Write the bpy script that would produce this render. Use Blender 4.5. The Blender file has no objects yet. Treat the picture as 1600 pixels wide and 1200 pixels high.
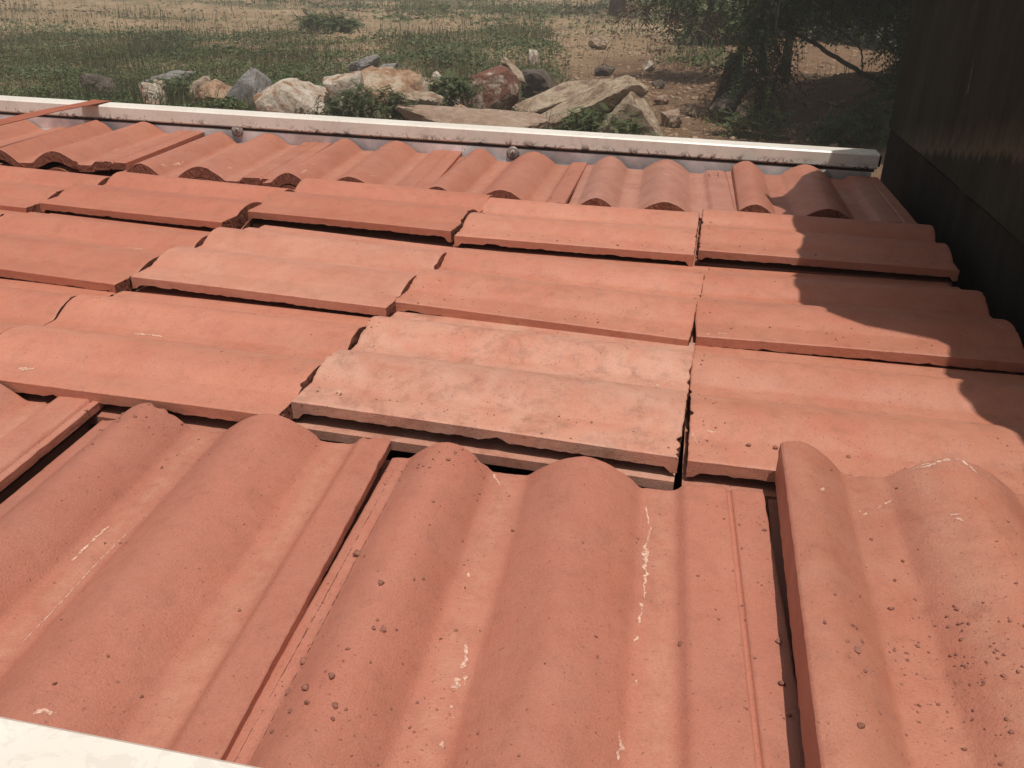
import bpy, math, random
import numpy as np
from mathutils import Matrix, Vector
S = bpy.context.scene
COL = S.collection
R = math.radians

# ------------------------------------------------------------------ camera
cam_d = bpy.data.cameras.new('camera'); cam = bpy.data.objects.new('camera', cam_d)
COL.objects.link(cam); S.camera = cam
yaw, pitch, roll = 0.1951, -0.4580, -0.0182
Rz = Matrix.Rotation(yaw, 3, 'Z'); Rx = Matrix.Rotation(pitch, 3, 'X'); Ry = Matrix.Rotation(roll, 3, 'Y')
Mc = Rz @ Rx @ Ry
right, fwd, up = Mc.col[0], Mc.col[1], Mc.col[2]
m4 = Matrix.Identity(4)
for i in range(3):
    m4[i][0] = right[i]; m4[i][1] = up[i]; m4[i][2] = -fwd[i]
m4.translation = (-0.0318, -0.7333, 0.4353)
cam.matrix_world = m4
cam_d.sensor_width = 36; cam_d.lens = 36 * 1329.1 / 1600
cam_d.clip_start = 0.02; cam_d.clip_end = 800

# ------------------------------------------------------------------ light
SUN = Vector((0.12, -0.22, 1.0)).normalized()
elev = math.asin(SUN.z); azim = math.atan2(SUN.x, SUN.y)
w = bpy.data.worlds.new('World'); S.world = w; w.use_nodes = True
nt = w.node_tree; nt.nodes.clear()
sky = nt.nodes.new('ShaderNodeTexSky'); sky.sky_type = 'NISHITA'; sky.sun_disc = False
sky.sun_elevation = elev; sky.sun_rotation = azim; sky.dust_density = 3.0; sky.air_density = 1.0; sky.ozone_density = 0.6
bg = nt.nodes.new('ShaderNodeBackground'); bg.inputs[1].default_value = 0.080
wo = nt.nodes.new('ShaderNodeOutputWorld')
hs = nt.nodes.new('ShaderNodeHueSaturation'); hs.inputs['Saturation'].default_value = .45     # dusty white-hot sky
wm = nt.nodes.new('ShaderNodeMix'); wm.data_type = 'RGBA'; wm.blend_type = 'MULTIPLY'; wm.inputs[0].default_value = 1; wm.inputs[7].default_value = (1.06, 1.0, .93, 1)
nt.links.new(sky.outputs[0], hs.inputs['Color']); nt.links.new(hs.outputs[0], wm.inputs[6])
nt.links.new(wm.outputs[2], bg.inputs[0]); nt.links.new(bg.outputs[0], wo.inputs[0])
sd = bpy.data.lights.new('sun', 'SUN'); sd.energy = 3.5; sd.angle = R(0.55); sd.color = (1.0, 0.935, 0.85)
so = bpy.data.objects.new('sun', sd); COL.objects.link(so)
so.rotation_euler = (-SUN).to_track_quat('-Z', 'Y').to_euler()
S.view_settings.view_transform = 'Standard'; S.view_settings.look = 'None'
S.view_settings.exposure = 0.0; S.view_settings.gamma = 1.0

# ------------------------------------------------------------------ helpers
def tag(o, label=None, cat=None, group=None, kind=None):
    if label: o['label'] = label
    if cat: o['category'] = cat
    if group: o['group'] = group
    if kind: o['kind'] = kind
    return o

def mesh_np(name, V, F, mats=(), midx=None, smooth=None):
    """V (n,3); F list of int arrays all (m,k)"""
    me = bpy.data.meshes.new(name)
    V = np.asarray(V, dtype=np.float32)
    Fs = [np.asarray(f, dtype=np.int32) for f in (F if isinstance(F, list) else [F])]
    Fs = [f for f in Fs if len(f)]
    me.vertices.add(len(V)); me.vertices.foreach_set('co', V.ravel())
    nl = sum(f.size for f in Fs); npoly = sum(len(f) for f in Fs)
    me.loops.add(nl); me.polygons.add(npoly)
    me.loops.foreach_set('vertex_index', np.concatenate([f.ravel() for f in Fs]))
    tot = np.concatenate([np.full(len(f), f.shape[1]) for f in Fs])
    st = np.concatenate([[0], np.cumsum(tot)[:-1]])
    me.polygons.foreach_set('loop_start', st.astype(np.int32))
    me.polygons.foreach_set('loop_total', tot.astype(np.int32))
    if smooth is not None:
        me.polygons.foreach_set('use_smooth', np.broadcast_to(smooth, (npoly,)).astype(bool))
    if midx is not None:
        me.polygons.foreach_set('material_index', np.asarray(midx, dtype=np.int32))
    for m in mats: me.materials.append(m)
    me.update(calc_edges=True); me.validate()
    return me

def link(name, me, parent=None, loc=None):
    o = bpy.data.objects.new(name, me); COL.objects.link(o)
    if parent: o.parent = parent
    if loc is not None: o.location = loc
    return o

class MB:
    def __init__(s): s.v = []; s.q = []; s.t = []; s.n = 0
    def add(s, V, Q=None, T=None):
        V = np.asarray(V, float)
        if Q is not None and len(Q): s.q.append(np.asarray(Q) + s.n)
        if T is not None and len(T): s.t.append(np.asarray(T) + s.n)
        s.v.append(V); s.n += len(V)
    def box(s, lo, hi, bev=0.0):
        x0, y0, z0 = lo; x1, y1, z1 = hi
        if bev <= 0:
            V = [(x, y, z) for z in (z0, z1) for y in (y0, y1) for x in (x0, x1)]
            s.add(V, [(0, 2, 3, 1), (4, 5, 7, 6), (0, 1, 5, 4), (2, 6, 7, 3), (0, 4, 6, 2), (1, 3, 7, 5)]); return
        # bevelled along X only (long profile)
        b = bev
        P = [(y0 + b, z0), (y1 - b, z0), (y1, z0 + b), (y1, z1 - b), (y1 - b, z1), (y0 + b, z1), (y0, z1 - b), (y0, z0 + b)]
        V = [(x0, p[0], p[1]) for p in P] + [(x1, p[0], p[1]) for p in P]
        Q = [(i, (i + 1) % 8, 8 + (i + 1) % 8, 8 + i) for i in range(8)]
        s.add(V, Q)
        for o in (0, 8):
            s.add([V[o + i] for i in range(8)], [(0, 1, 2, 3), (0, 3, 4, 7), (4, 5, 6, 7)])
    def tube(s, pts, rad, n=8, cap=True):
        pts = [Vector(p) for p in pts]
        if not hasattr(rad, '__len__'): rad = [rad] * len(pts)
        V = []; prev = None
        for i, p in enumerate(pts):
            d = (pts[min(i + 1, len(pts) - 1)] - pts[max(i - 1, 0)]).normalized()
            a = prev if prev is not None else (Vector((0, 0, 1)) if abs(d.z) < .9 else Vector((1, 0, 0)))
            x = (a - d * a.dot(d)).normalized(); prev = x; y = d.cross(x)
            for k in range(n):
                t = 2 * math.pi * k / n; V.append(p + (x * math.cos(t) + y * math.sin(t)) * rad[i])
        Q = []
        for i in range(len(pts) - 1):
            for k in range(n):
                Q.append((i * n + k, i * n + (k + 1) % n, (i + 1) * n + (k + 1) % n, (i + 1) * n + k))
        V = [tuple(v) for v in V]; T = []
        if cap:
            V.append(tuple(pts[0])); V.append(tuple(pts[-1])); a = len(V) - 2
            for k in range(n):
                T.append((a, (k + 1) % n, k)); T.append((a + 1, (len(pts) - 1) * n + k, (len(pts) - 1) * n + (k + 1) % n))
        s.add(V, Q, T)
    def build(s, name, mat, parent=None, smooth=False, loc=None):
        F = []
        if s.q: F.append(np.concatenate(s.q))
        if s.t: F.append(np.concatenate(s.t))
        me = mesh_np(name, np.concatenate(s.v), F, (mat,) if mat else (), None, smooth)
        return link(name, me, parent, loc)

def mat(name, rough=0.8, spec=0.3):
    m = bpy.data.materials.new(name); m.use_nodes = True
    n = m.node_tree.nodes; l = m.node_tree.links
    b = n['Principled BSDF']; b.inputs['Roughness'].default_value = rough
    b.inputs['Specular IOR Level'].default_value = spec
    return m, n, l, b
def N(n, t, **k):
    x = n.new(t)
    for a, v in k.items(): setattr(x, a, v)
    return x
def noise(n, l, vec, scale, detail=4, rough=.55, dist=0):
    x = n.new('ShaderNodeTexNoise'); x.inputs['Scale'].default_value = scale
    x.inputs['Detail'].default_value = detail; x.inputs['Roughness'].default_value = rough
    x.inputs['Distortion'].default_value = dist
    if vec is not None: l.new(vec, x.inputs['Vector'])
    return x.outputs['Fac']
def ramp(n, l, fac, stops):
    x = n.new('ShaderNodeValToRGB'); e = x.color_ramp.elements
    while len(e) < len(stops): e.new(0.5)
    for i, (p, c) in enumerate(stops):
        e[i].position = p; e[i].color = (*c, 1) if hasattr(c, '__len__') else (c, c, c, 1)
    l.new(fac, x.inputs[0]); return x.outputs[0]
def mix(n, l, fac, a, b, mode='MIX'):
    x = n.new('ShaderNodeMix'); x.data_type = 'RGBA'; x.blend_type = mode
    for s, v in ((x.inputs[0], fac), (x.inputs[6], a), (x.inputs[7], b)):
        if isinstance(v, bpy.types.NodeSocket): l.new(v, s)
        elif hasattr(v, '__len__'): s.default_value = (*v, 1)
        else: s.default_value = v
    return x.outputs[2]
def math_(n, l, op, a, b=0.0, clamp=False):
    x = n.new('ShaderNodeMath'); x.operation = op; x.use_clamp = clamp
    for s, v in ((x.inputs[0], a), (x.inputs[1], b)):
        if isinstance(v, bpy.types.NodeSocket): l.new(v, s)
        else: s.default_value = v
    return x.outputs[0]
def bump(n, l, b, h, dist, strength=1.0, prev=None):
    x = n.new('ShaderNodeBump'); x.inputs['Distance'].default_value = dist; x.inputs['Strength'].default_value = strength
    l.new(h, x.inputs['Height'])
    if prev is not None: l.new(prev, x.inputs['Normal'])
    l.new(x.outputs[0], b.inputs['Normal']); return x.outputs[0]
def objvec(n, l, scale=(1, 1, 1), rnd=True):
    tc = n.new('ShaderNodeTexCoord'); mp = n.new('ShaderNodeMapping'); l.new(tc.outputs['Object'], mp.inputs['Vector'])
    mp.inputs['Scale'].default_value = scale
    if rnd:
        oi = n.new('ShaderNodeObjectInfo'); mm = n.new('ShaderNodeMath'); mm.operation = 'MULTIPLY'; mm.inputs[1].default_value = 57.0
        l.new(oi.outputs['Random'], mm.inputs[0]); cb = n.new('ShaderNodeCombineXYZ')
        for i in range(3): l.new(mm.outputs[0], cb.inputs[i])
        l.new(cb.outputs[0], mp.inputs['Location'])
    return mp.outputs[0]

# ------------------------------------------------------------------ materials
def tile_material():
    m, n, l, b = mat('painted_concrete', .5, .35)
    v = objvec(n, l); vs = objvec(n, l, (1, .22, 1))
    oi = N(n, 'ShaderNodeObjectInfo')
    at = N(n, 'ShaderNodeAttribute', attribute_type='OBJECT', attribute_name='dust')
    base = oi.outputs['Color']
    c = mix(n, l, ramp(n, l, noise(n, l, vs, 9, 5, .6), [(.3, .0), (.72, 1.0)]), mix(n, l, 1, base, (.86, .84, .84), 'MULTIPLY'), mix(n, l, 1, base, (1.1, 1.1, 1.1), 'MULTIPLY'))
    # fine mottling of the cement slurry
    c = mix(n, l, math_(n, l, 'MULTIPLY', ramp(n, l, noise(n, l, v, 130, 3, .7), [(.42, 0.), (.62, 1.)]), .22), c, mix(n, l, 1, c, (1.16, 1.14, 1.12), 'MULTIPLY'))
    # pale dust film
    du = math_(n, l, 'MULTIPLY', ramp(n, l, noise(n, l, v, 14, 8, .68, .4), [(.3, 0.), (.62, 1.)]), at.outputs['Fac'], True)
    c = mix(n, l, du, c, (.59, .355, .268))
    # dark soil staining
    at2 = N(n, 'ShaderNodeAttribute', attribute_type='OBJECT', attribute_name='stain')
    st = math_(n, l, 'MULTIPLY', ramp(n, l, noise(n, l, v, 24, 10, .8, .15), [(.50, 0.), (.66, .8)]), at2.outputs['Fac'], True)
    c = mix(n, l, st, c, (.26, .12, .08))
    # dust and washed-down lime lying in the pans between the rolls
    tcx = N(n, 'ShaderNodeTexCoord'); sx = N(n, 'ShaderNodeSeparateXYZ'); l.new(tcx.outputs['Object'], sx.inputs[0])
    d1 = math_(n, l, 'ABSOLUTE', math_(n, l, 'SUBTRACT', sx.outputs['X'], .124)); d2 = math_(n, l, 'ABSOLUTE', math_(n, l, 'SUBTRACT', sx.outputs['X'], .276))
    dm = math_(n, l, 'ADD', math_(n, l, 'MINIMUM', d1, d2), math_(n, l, 'MULTIPLY', noise(n, l, vs, 34, 6, .7), .022))
    tr_ = math_(n, l, 'MULTIPLY', ramp(n, l, dm, [(.012, 1.), (.028, 0.)]), ramp(n, l, noise(n, l, v, 60, 8, .8), [(.40, .05), (.62, .75)]), True)
    c = mix(n, l, math_(n, l, 'MULTIPLY', tr_, .55), c, (.56, .31, .215))
    # sandy grain and open pores
    c = mix(n, l, math_(n, l, 'MULTIPLY', ramp(n, l, noise(n, l, v, 650, 2, .6), [(.35, 1.), (.55, 0.)]), .30), c, mix(n, l, 1, c, (.62, .58, .56), 'MULTIPLY'))
    c = mix(n, l, math_(n, l, 'MULTIPLY', ramp(n, l, noise(n, l, v, 48, 9, .82, .3), [(.50, 0.), (.70, 1.)]), .30), c, mix(n, l, 1, c, (.60, .54, .52), 'MULTIPLY'))
    # tiny dark specks
    sp = ramp(n, l, noise(n, l, v, 330, 1, .5), [(.70, 0.), (.76, 1.)])
    c = mix(n, l, math_(n, l, 'MULTIPLY', sp, .6), c, (.15, .06, .045))
    # small pale chips
    ch = math_(n, l, 'MULTIPLY', ramp(n, l, noise(n, l, vs, 95, 4, .7, 1.5), [(.735, 0.), (.76, 1.)]), ramp(n, l, noise(n, l, v, 7, 2), [(.5, 0.), (.6, 1.)]), True)
    c = mix(n, l, ch, c, (.72, .5, .4))
    l.new(c, b.inputs['Base Color'])
    l.new(ramp(n, l, noise(n, l, v, 30, 5), [(.3, .42), (.7, .62)]), b.inputs['Roughness'])
    p = bump(n, l, b, noise(n, l, v, 480, 4, .7), .0010, .7)
    p = bump(n, l, b, noise(n, l, vs, 28, 5, .6), .0022, .45, p)
    p = bump(n, l, b, ch, .0008, -.6, p)
    return m
def raw_material():
    m, n, l, b = mat('cut_concrete', .95, .1)
    v = objvec(n, l)
    c = ramp(n, l, noise(n, l, v, 160, 6, .75), [(.3, (.10, .042, .03)), (.55, (.23, .095, .065)), (.75, (.36, .17, .12))])
    l.new(c, b.inputs['Base Color']); bump(n, l, b, noise(n, l, v, 260, 5, .75), .003, 1)
    return m
M_tile = tile_material(); M_raw = raw_material()

def simple(name, stops, scale=8, rough=.9, bd=.003, bs=1, spec=.2, bscale=None, vs=(1, 1, 1), rnd=True, detail=6):
    m, n, l, b = mat(name, rough, spec); v = objvec(n, l, vs, rnd)
    l.new(ramp(n, l, noise(n, l, v, scale, detail, .65, .3), stops), b.inputs['Base Color'])
    bump(n, l, b, noise(n, l, v, bscale or scale * 3, 6, .65), bd, bs); return m

def rail_material():
    m, n, l, b = mat('cream_paint', .38, .5)
    v = objvec(n, l, rnd=False); g = N(n, 'ShaderNodeTexCoord')
    c = mix(n, l, ramp(n, l, noise(n, l, v, 5, 5), [(.35, 0.), (.7, 1.)]), (.78, .745, .68), (.68, .63, .56))
    sx = N(n, 'ShaderNodeSeparateXYZ'); l.new(g.outputs['Object'], sx.inputs[0])
    lowz = ramp(n, l, math_(n, l, 'MULTIPLY', sx.outputs['Z'], -1.0), [(0.020, 0.10), (.034, 1.)])   # lower lip chips most
    ru = ramp(n, l, noise(n, l, v, 34, 7, .8, 1.0), [(.535, 0.), (.56, 1.)])
    ru2 = math_(n, l, 'MULTIPLY', ru, lowz, True)
    c = mix(n, l, ru2, c, (.07, .04, .035))
    fl = ramp(n, l, noise(n, l, v, 75, 3, .6, .6), [(.735, 0.), (.75, 1.)])
    c = mix(n, l, fl, c, (.10, .06, .05))
    l.new(c, b.inputs['Base Color']); bump(n, l, b, noise(n, l, v, 20, 4), .001, .4); return m
def sheet_material():
    m, n, l, b = mat('worn_grey_sheet', .42, .5)
    v = objvec(n, l, (1, 1, 1), False); v2 = objvec(n, l, (1, 1, .15), False)
    c = ramp(n, l, noise(n, l, v, 5.5, 5, .55, .6), [(.34, (.36, .33, .35)), (.5, (.58, .54, .55)), (.62, (.84, .80, .79))])
    d = ramp(n, l, noise(n, l, v2, 60, 4, .7, .5), [(.69, 0.), (.72, 1.)])
    c = mix(n, l, d, c, (.09, .06, .06))
    c = mix(n, l, ramp(n, l, noise(n, l, v, 30, 6, .7), [(.5, 0.), (.9, .5)]), c, (.35, .24, .2))
    l.new(c, b.inputs['Base Color']); bump(n, l, b, noise(n, l, v, 9, 3), .004, .5); return m
def board_material(name, dark, mid, pale, smear=True):
    m, n, l, b = mat(name, .85, .15)
    v = objvec(n, l, (1, 1.6, .6), False); vi = objvec(n, l, (1, 1, 1), False)
    c = ramp(n, l, noise(n, l, v, 6, 8, .7, .4), [(.3, dark), (.55, mid), (.75, pale)])
    if smear:
        tc = N(n, 'ShaderNodeTexCoord'); sx = N(n, 'ShaderNodeSeparateXYZ'); l.new(tc.outputs['Object'], sx.inputs[0])
        # dried cement splash running slantwise across the board
        hh = math_(n, l, 'ADD', sx.outputs['Z'], math_(n, l, 'MULTIPLY', sx.outputs['Y'], .185))
        hh = math_(n, l, 'ADD', hh, math_(n, l, 'MULTIPLY', noise(n, l, objvec(n, l, (1, 3.5, .6), False), 11, 5, .7), .09))
        band = ramp(n, l, hh, [(.358, 0.), (.372, 1.), (.388, .5), (.43, 0.)])
        c = mix(n, l, math_(n, l, 'MULTIPLY', band, .55), c, (.16, .13, .095))
        c = mix(n, l, ramp(n, l, noise(n, l, objvec(n, l, (1, 1, .35), False), 22, 2), [(.73, 0.), (.77, .6)]), c, (.15, .125, .10))
    l.new(c, b.inputs['Base Color']); bump(n, l, b, noise(n, l, v, 30, 6, .7), .002, .8); return m
M_rail = rail_material(); M_sheet = sheet_material()
M_upper = board_material('weathered_plywood', (.021, .022, .016), (.037, .039, .028), (.058, .059, .043))
M_lower = board_material('dark_board', (.015, .013, .011), (.026, .023, .019), (.042, .036, .03), False)  # darker board tone, for the lower board and the floor
M_screw = simple('dull_zinc', [(.3, (.18, .15, .13)), (.7, (.42, .38, .35))], 60, .45, .0005, .5, .5)
M_dark = simple('dark_steel', [(.3, (.03, .025, .025)), (.7, (.08, .06, .055))], 10, .6, .001)
M_rubber = simple('rubber', [(.3, (.02, .02, .02)), (.7, (.045, .042, .04))], 30, .8, .002)
M_strap = simple('rust_red_strap', [(.3, (.27, .085, .05)), (.7, (.37, .125, .075))], 30, .75, .0006, .5, .2, 300)
M_crumb = simple('dry_mortar', [(.3, (.19, .082, .058)), (.7, (.36, .165, .12))], 160, .95, .001)
M_scratch = simple('bare_scuff', [(.38, (.40, .18, .13)), (.5, (.58, .36, .28)), (.66, (.74, .54, .43))], 420, .8, .0004, .5)
M_shade_bundle = simple('brown_bundle', [(.3, (.06, .05, .035)), (.7, (.11, .09, .06))], 7, .7, .01, 1)  # for the unseen bundle added to cast shade

# ------------------------------------------------------------------ the roof tile
LEN, WID, COVER = .42, .372, .335
# cross sections (u across the tile, height above the pan); N: rolls start at the edge, C: flat lip first
def arc(a, b, za, zb, h, n=11, p=1.7):
    """barrel roll from u=a to u=b: meets the pans at a crease"""
    t = np.linspace(-1, 1, n); return list(np.round((a + b) / 2 + t * (b - a) / 2, 5)), list(np.round(za + (zb - za) * (t + 1) / 2 + h * (1 - np.abs(t) ** p), 5))
def chain(*parts):
    U, Z = [], []
    for a, z in parts:
        for x, y in zip(a, z):
            if U and x <= U[-1] + 1e-6: continue
            U.append(x); Z.append(y)
    return U, Z
PK = {
 'N': chain(([0, .004, .016], [.003, .0045, .0055]), arc(.018, .106, .004, .0, .028), ([.110, .138], [.0, .0]), arc(.142, .256, .0, .0, .0295, 13), ([.260, .286, .291, .297, .335, .3365, .3385, .3410, .3425, .373], [.0, .0, .002, .0095, .0105, .0105, .0065, .0065, .0095, .0090])),
 'C': chain(([0, .004, .044], [.0115, .012, .0125]), arc(.047, .152, .012, .0085, .0150, 11, 2.0), ([.156, .176], [.0075, .0075]), arc(.180, .272, .0075, .001, .0205, 11, 1.9), ([.290, .312, .322, .330, .334, .345, .347, .373], [.001, .0, -.001, -.010, -.016, -.016, -.011, -.011]))}
def prof(u, kind='N', off=0.0):
    KU, KZ = PK[kind]; u = np.asarray(u, float) + off
    f = np.zeros_like(u)
    for du, wt in ((-.003, .16), (-.0015, .2), (0, .28), (.0015, .2), (.003, .16)): f += wt * np.interp(u + du, KU, KZ)
    k = np.clip((u - .324) / .006, 0, 1)
    return f * (1 - k) + np.interp(u, KU, KZ) * k
def noise1(t, rng, amp, base=9, octs=5, chips=0, chip=.005, cw=.006, span=.42):
    r = np.zeros_like(t)
    for o in range(octs):
        r += amp * .62 ** o * np.sin(2 * np.pi * base * 1.9 ** o * t + rng.uniform(0, 6.28))
    for _ in range(chips):
        c = rng.uniform(0, span); w_ = cw * rng.uniform(.4, 1.8); r += chip * rng.uniform(.3, 1) * np.clip(1 - ((t - c) / w_) ** 2, 0, 1)
    return r
WAVES = {}
def surf(par, U, V):
    seed, kind, off = par[:3]
    if seed not in WAVES:
        r = np.random.default_rng(seed + 5000); WAVES[seed] = [(r.uniform(-22, 22), r.uniform(-12, 12), r.uniform(0, 6.28)) for _ in range(4)] + [r.uniform(-.002, .002)]
    W_ = WAVES[seed]; Z = prof(U, kind, off)
    for a, bb, ph in W_[:4]: Z = Z + .0003 * np.sin(a * U + bb * V + ph)
    return Z + W_[4] * (V - .21) / .21 * (U - .18) / .18
def tile_mesh(par, nv=64, fine=True, chips=3):
    """par = (seed, profile kind, cut away from the u=0 side, total width)"""
    seed, kind, off, wid = par
    rng = np.random.default_rng(seed)
    KU = np.array(PK[kind][0])
    if fine:
        us = np.concatenate([np.linspace(0, wid, 120), KU[KU > .32] - off, [.0008, .002, wid - .0008, wid - .002]])
        us = np.unique(np.round(us[(us >= 0) & (us <= wid)], 5))
        vs = np.unique(np.concatenate([np.linspace(0, LEN, nv), [.0010, .0025, LEN - .0010, LEN - .0025, .006, LEN - .006]]))
    else:
        us = np.unique(np.clip(KU - off, 0, wid)); vs = np.linspace(0, LEN, 5)
    nu, nv = len(us), len(vs)
    U, V = np.meshgrid(us, vs, indexing='ij')
    if fine:
        Z = surf(par, U, V)
        th = np.where(U + off > .33, .009, .0125) + np.zeros_like(Z)
        if kind == 'C':      # ends cast solid under the rolls
            ew = np.clip(1 - np.minimum(V, LEN - V) / .012, 0, 1); th = np.maximum(th, (Z + .008) * (ew > .15))
        else:
            ew = np.clip(1 - V / .02, 0, 1); th = th + (.003 + .008 * np.clip(Z / .02, 0, 1)) * ew
        if off > 0: th = th + .024 * np.clip(1 - U / .006, 0, 1)
        dv0 = np.clip(1 - V / .012, 0, 1); dv1 = np.clip(1 - (LEN - V) / .012, 0, 1)
        du0 = np.clip(1 - U / .006, 0, 1); du1 = np.clip(1 - (wid - U) / .006, 0, 1)
        e0 = noise1(us, rng, .0005, 16, 6, chips * 2, .005, .004); e1 = noise1(us, rng, .0005, 16, 6, chips * 2, .005, .004)
        f0 = noise1(vs, rng, .00025, 12, 6, chips, .0016, .002); f1 = noise1(vs, rng, .0004, 12, 6, chips + 1, .0025, .003)
        V2 = V + dv0 * np.abs(e0)[:, None] - dv1 * np.abs(e1)[:, None]; U2 = U + du0 * np.abs(f0)[None] - du1 * np.abs(f1)[None]
        dist = np.minimum(np.minimum(V, LEN - V), np.minimum(U, wid - U))
        Z = Z - .0012 * np.clip(1 - dist / .002, 0, 1) ** 2
        Zb = Z - th + noise1(vs, rng, .00045, 60, 7, 3, .0032, .010)[None, :] * np.clip(1 - U / .006, 0, 1)
    else:
        Z = prof(U, kind, off); U2, V2 = U, V; Zb = Z - .011
    top = np.stack([U2, V2, Z], -1)
    bot = np.stack([U2, V2, Zb], -1)
    idx = np.arange(nu * nv).reshape(nu, nv)
    a, b_, c, d = idx[:-1, :-1].ravel(), idx[1:, :-1].ravel(), idx[1:, 1:].ravel(), idx[:-1, 1:].ravel()
    Vs = [top.reshape(-1, 3)]; Q = [np.stack([a, b_, c, d], 1)]; mi = [np.zeros(len(a), int)]; sm = [np.ones(len(a), bool)]
    off_ = nu * nv
    Vs.append(bot.reshape(-1, 3)); Q.append(np.stack([a, d, c, b_], 1) + off_); mi.append(np.ones(len(a), int)); sm.append(np.ones(len(a), bool)); off_ += nu * nv
    for ring, slot, flip in ((idx[:, 0], 1, 0), (idx[:, -1], 1, 1), (idx[0, :], 0, 1), (idx[-1, :], 0, 0)):
        T_, B_ = top.reshape(-1, 3)[ring], bot.reshape(-1, 3)[ring]
        k = len(ring); rows = 5 if fine else 2; R_ = []
        for r in range(rows):
            t = r / (rows - 1); P = T_ * (1 - t) + B_ * t
            if fine and 0 < r < rows - 1: P = P + rng.normal(0, .0005 if slot else .00015, P.shape)
            R_.append(P)
        Vs.append(np.concatenate(R_))
        for r in range(rows - 1):
            i = np.arange(k - 1) + off_ + r * k
            q = np.stack([i, i + k, i + k + 1, i + 1], 1)
            if flip: q = q[:, ::-1]
            Q.append(q); mi.append(np.full(k - 1, slot)); sm.append(np.full(k - 1, slot == 0))
        off_ += rows * k
    return mesh_np('roof_tile', np.concatenate(Vs), [np.concatenate(Q)], (M_tile, M_raw), np.concatenate(mi), np.concatenate(sm))
SEED = {}
COARSE = {k: tile_mesh((1, k, 0, .335), fine=False) for k in 'NC'}
TILES = {}
def place_tile(key, x, y, zlip, ang, label, col=(.50, .19, .125), dust=.15, stain=.25, rotated=False, group='roof tiles on top of the load', tilt=(0, 0), off=0.0, wid=.373):
    """x,y = corner of u=0 edge: flutes along Y (not rotated): left near corner. rotated: RIGHT front corner"""
    par = (len(TILES) + 11, 'C' if rotated else 'N', off, wid)
    me = tile_mesh(par)
    o = link('roof_tile', me, None, (x, y, zlip - .012))
    o.rotation_euler = (tilt[0], tilt[1], R(ang) + (math.pi / 2 if rotated else 0))
    o.color = (*col, 1); o['dust'] = float(dust); o['stain'] = float(stain)
    tag(o, label, 'roof tile', group)
    if key: TILES[key] = o; SEED[key] = par
    o['kind'] = 'thing'
    return o

cA = (.478, .174, .109); cB = (.495, .188, .119); cC = (.450, .160, .100); cP = (.51, .208, .140); cF = (.40, .147, .094); cN = (.415, .155, .105)
g1 = 'tiles lying with their rolls pointing away from the camera in the near row'
g2 = 'tiles lying crosswise in the middle rows'
g3 = 'tiles in the far row against the sideboard'
# near row: (left near corner) - y of the near end = back y - .42
def near(key, xb, yb, z, ang, label, **k):
    a = R(ang); x = xb + math.sin(a) * LEN; y = yb - math.cos(a) * LEN
    return place_tile(key, x, y, z, ang, label, group=k.pop('group', g1), **k)
near('N0', -1.000, -.012, -.010, 4.0, 'leftmost red roof tile of the near row, mostly cut off by the photo edge', col=cN, dust=.25, wid=.350)
near('N1', -.636, -.014, -.014, 3.6, 'red roof tile in the near row with two long thin white scratches on its rolls', col=cN, dust=.12, wid=.331)
near('N2', -.298, -.018, -.015, 2.1, 'central red roof tile of the near row with a long ragged white scrape', col=(.42, .157, .107), dust=.14)
near('N3', .083, .004, .021, -.9, 'raised red roof tile at the right of the near row, sprinkled with dark grit', col=(.44, .165, .108), dust=.22, stain=.3, off=.046, wid=.327)
# middle rows, flutes along X; right front corner given
def cross(key, xr, yr, z, ang, label, **k): return place_tile(key, xr, yr, z, ang, label, rotated=True, group=g2, **k)
cross('C0', -.853, .012, -.001, -1.5, 'red crosswise tile at the left photo edge, directly behind the near row', col=cA)
cross('C1', -.430, -.002, .000, -1.8, 'crosswise red tile with short white scrapes, left of the pale blotched tile', col=cB, dust=.2)
cross('C2', -.009, .010, .003, -2.5, 'pale dusty crosswise tile with brown soil blotches in the middle of the load', col=cP, dust=.7, stain=.7)
cross('C3', .420, .014, -.001, .3, 'crosswise red tile behind the raised tile, with a line of crumbs along its front lip', col=cB, dust=.3)
cross('B0', -.843, .321, .001, -5.6, 'crosswise red tile at the left photo edge in the second crosswise row', col=cC)
cross('B1', -.418, .314, .006, -5.0, 'pale peach crosswise tile with clean surface, left of centre in the second crosswise row', col=cP, dust=.34, stain=.2)
cross('B2', -.004, .313, .003, -4.4, 'crosswise red tile with a thin white scratch, centre of the second crosswise row', col=cB, dust=.25, stain=.35)
cross('B3', .424, .345, .0, 2.0, 'crosswise red tile half in shadow with a long pale curved scuff', col=cA, dust=.2)
cross('A9', -1.275, .672, -.002, -6.5, 'crosswise red tile cut by the left photo edge in the back row of crosswise tiles', col=cC)
cross('A0', -.853, .655, .003, -6.6, 'smooth red crosswise tile in the back crosswise row, second tile from the left edge', col=cC, dust=.1)
cross('A1', -.430, .698, .007, -5.4, 'crosswise red tile with a wide ragged dark gap beneath its front lip', col=cC, dust=.15)
cross('A2', -.003, .681, .003, -1.4, 'crosswise red tile with two crumbs on its front lip, centre of the back crosswise row', col=cB, dust=.3)
cross('A3', .424, .717, .0, -1.3, 'crosswise red tile at the right end of the back crosswise row, half in shadow', col=cA, dust=.25)
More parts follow.
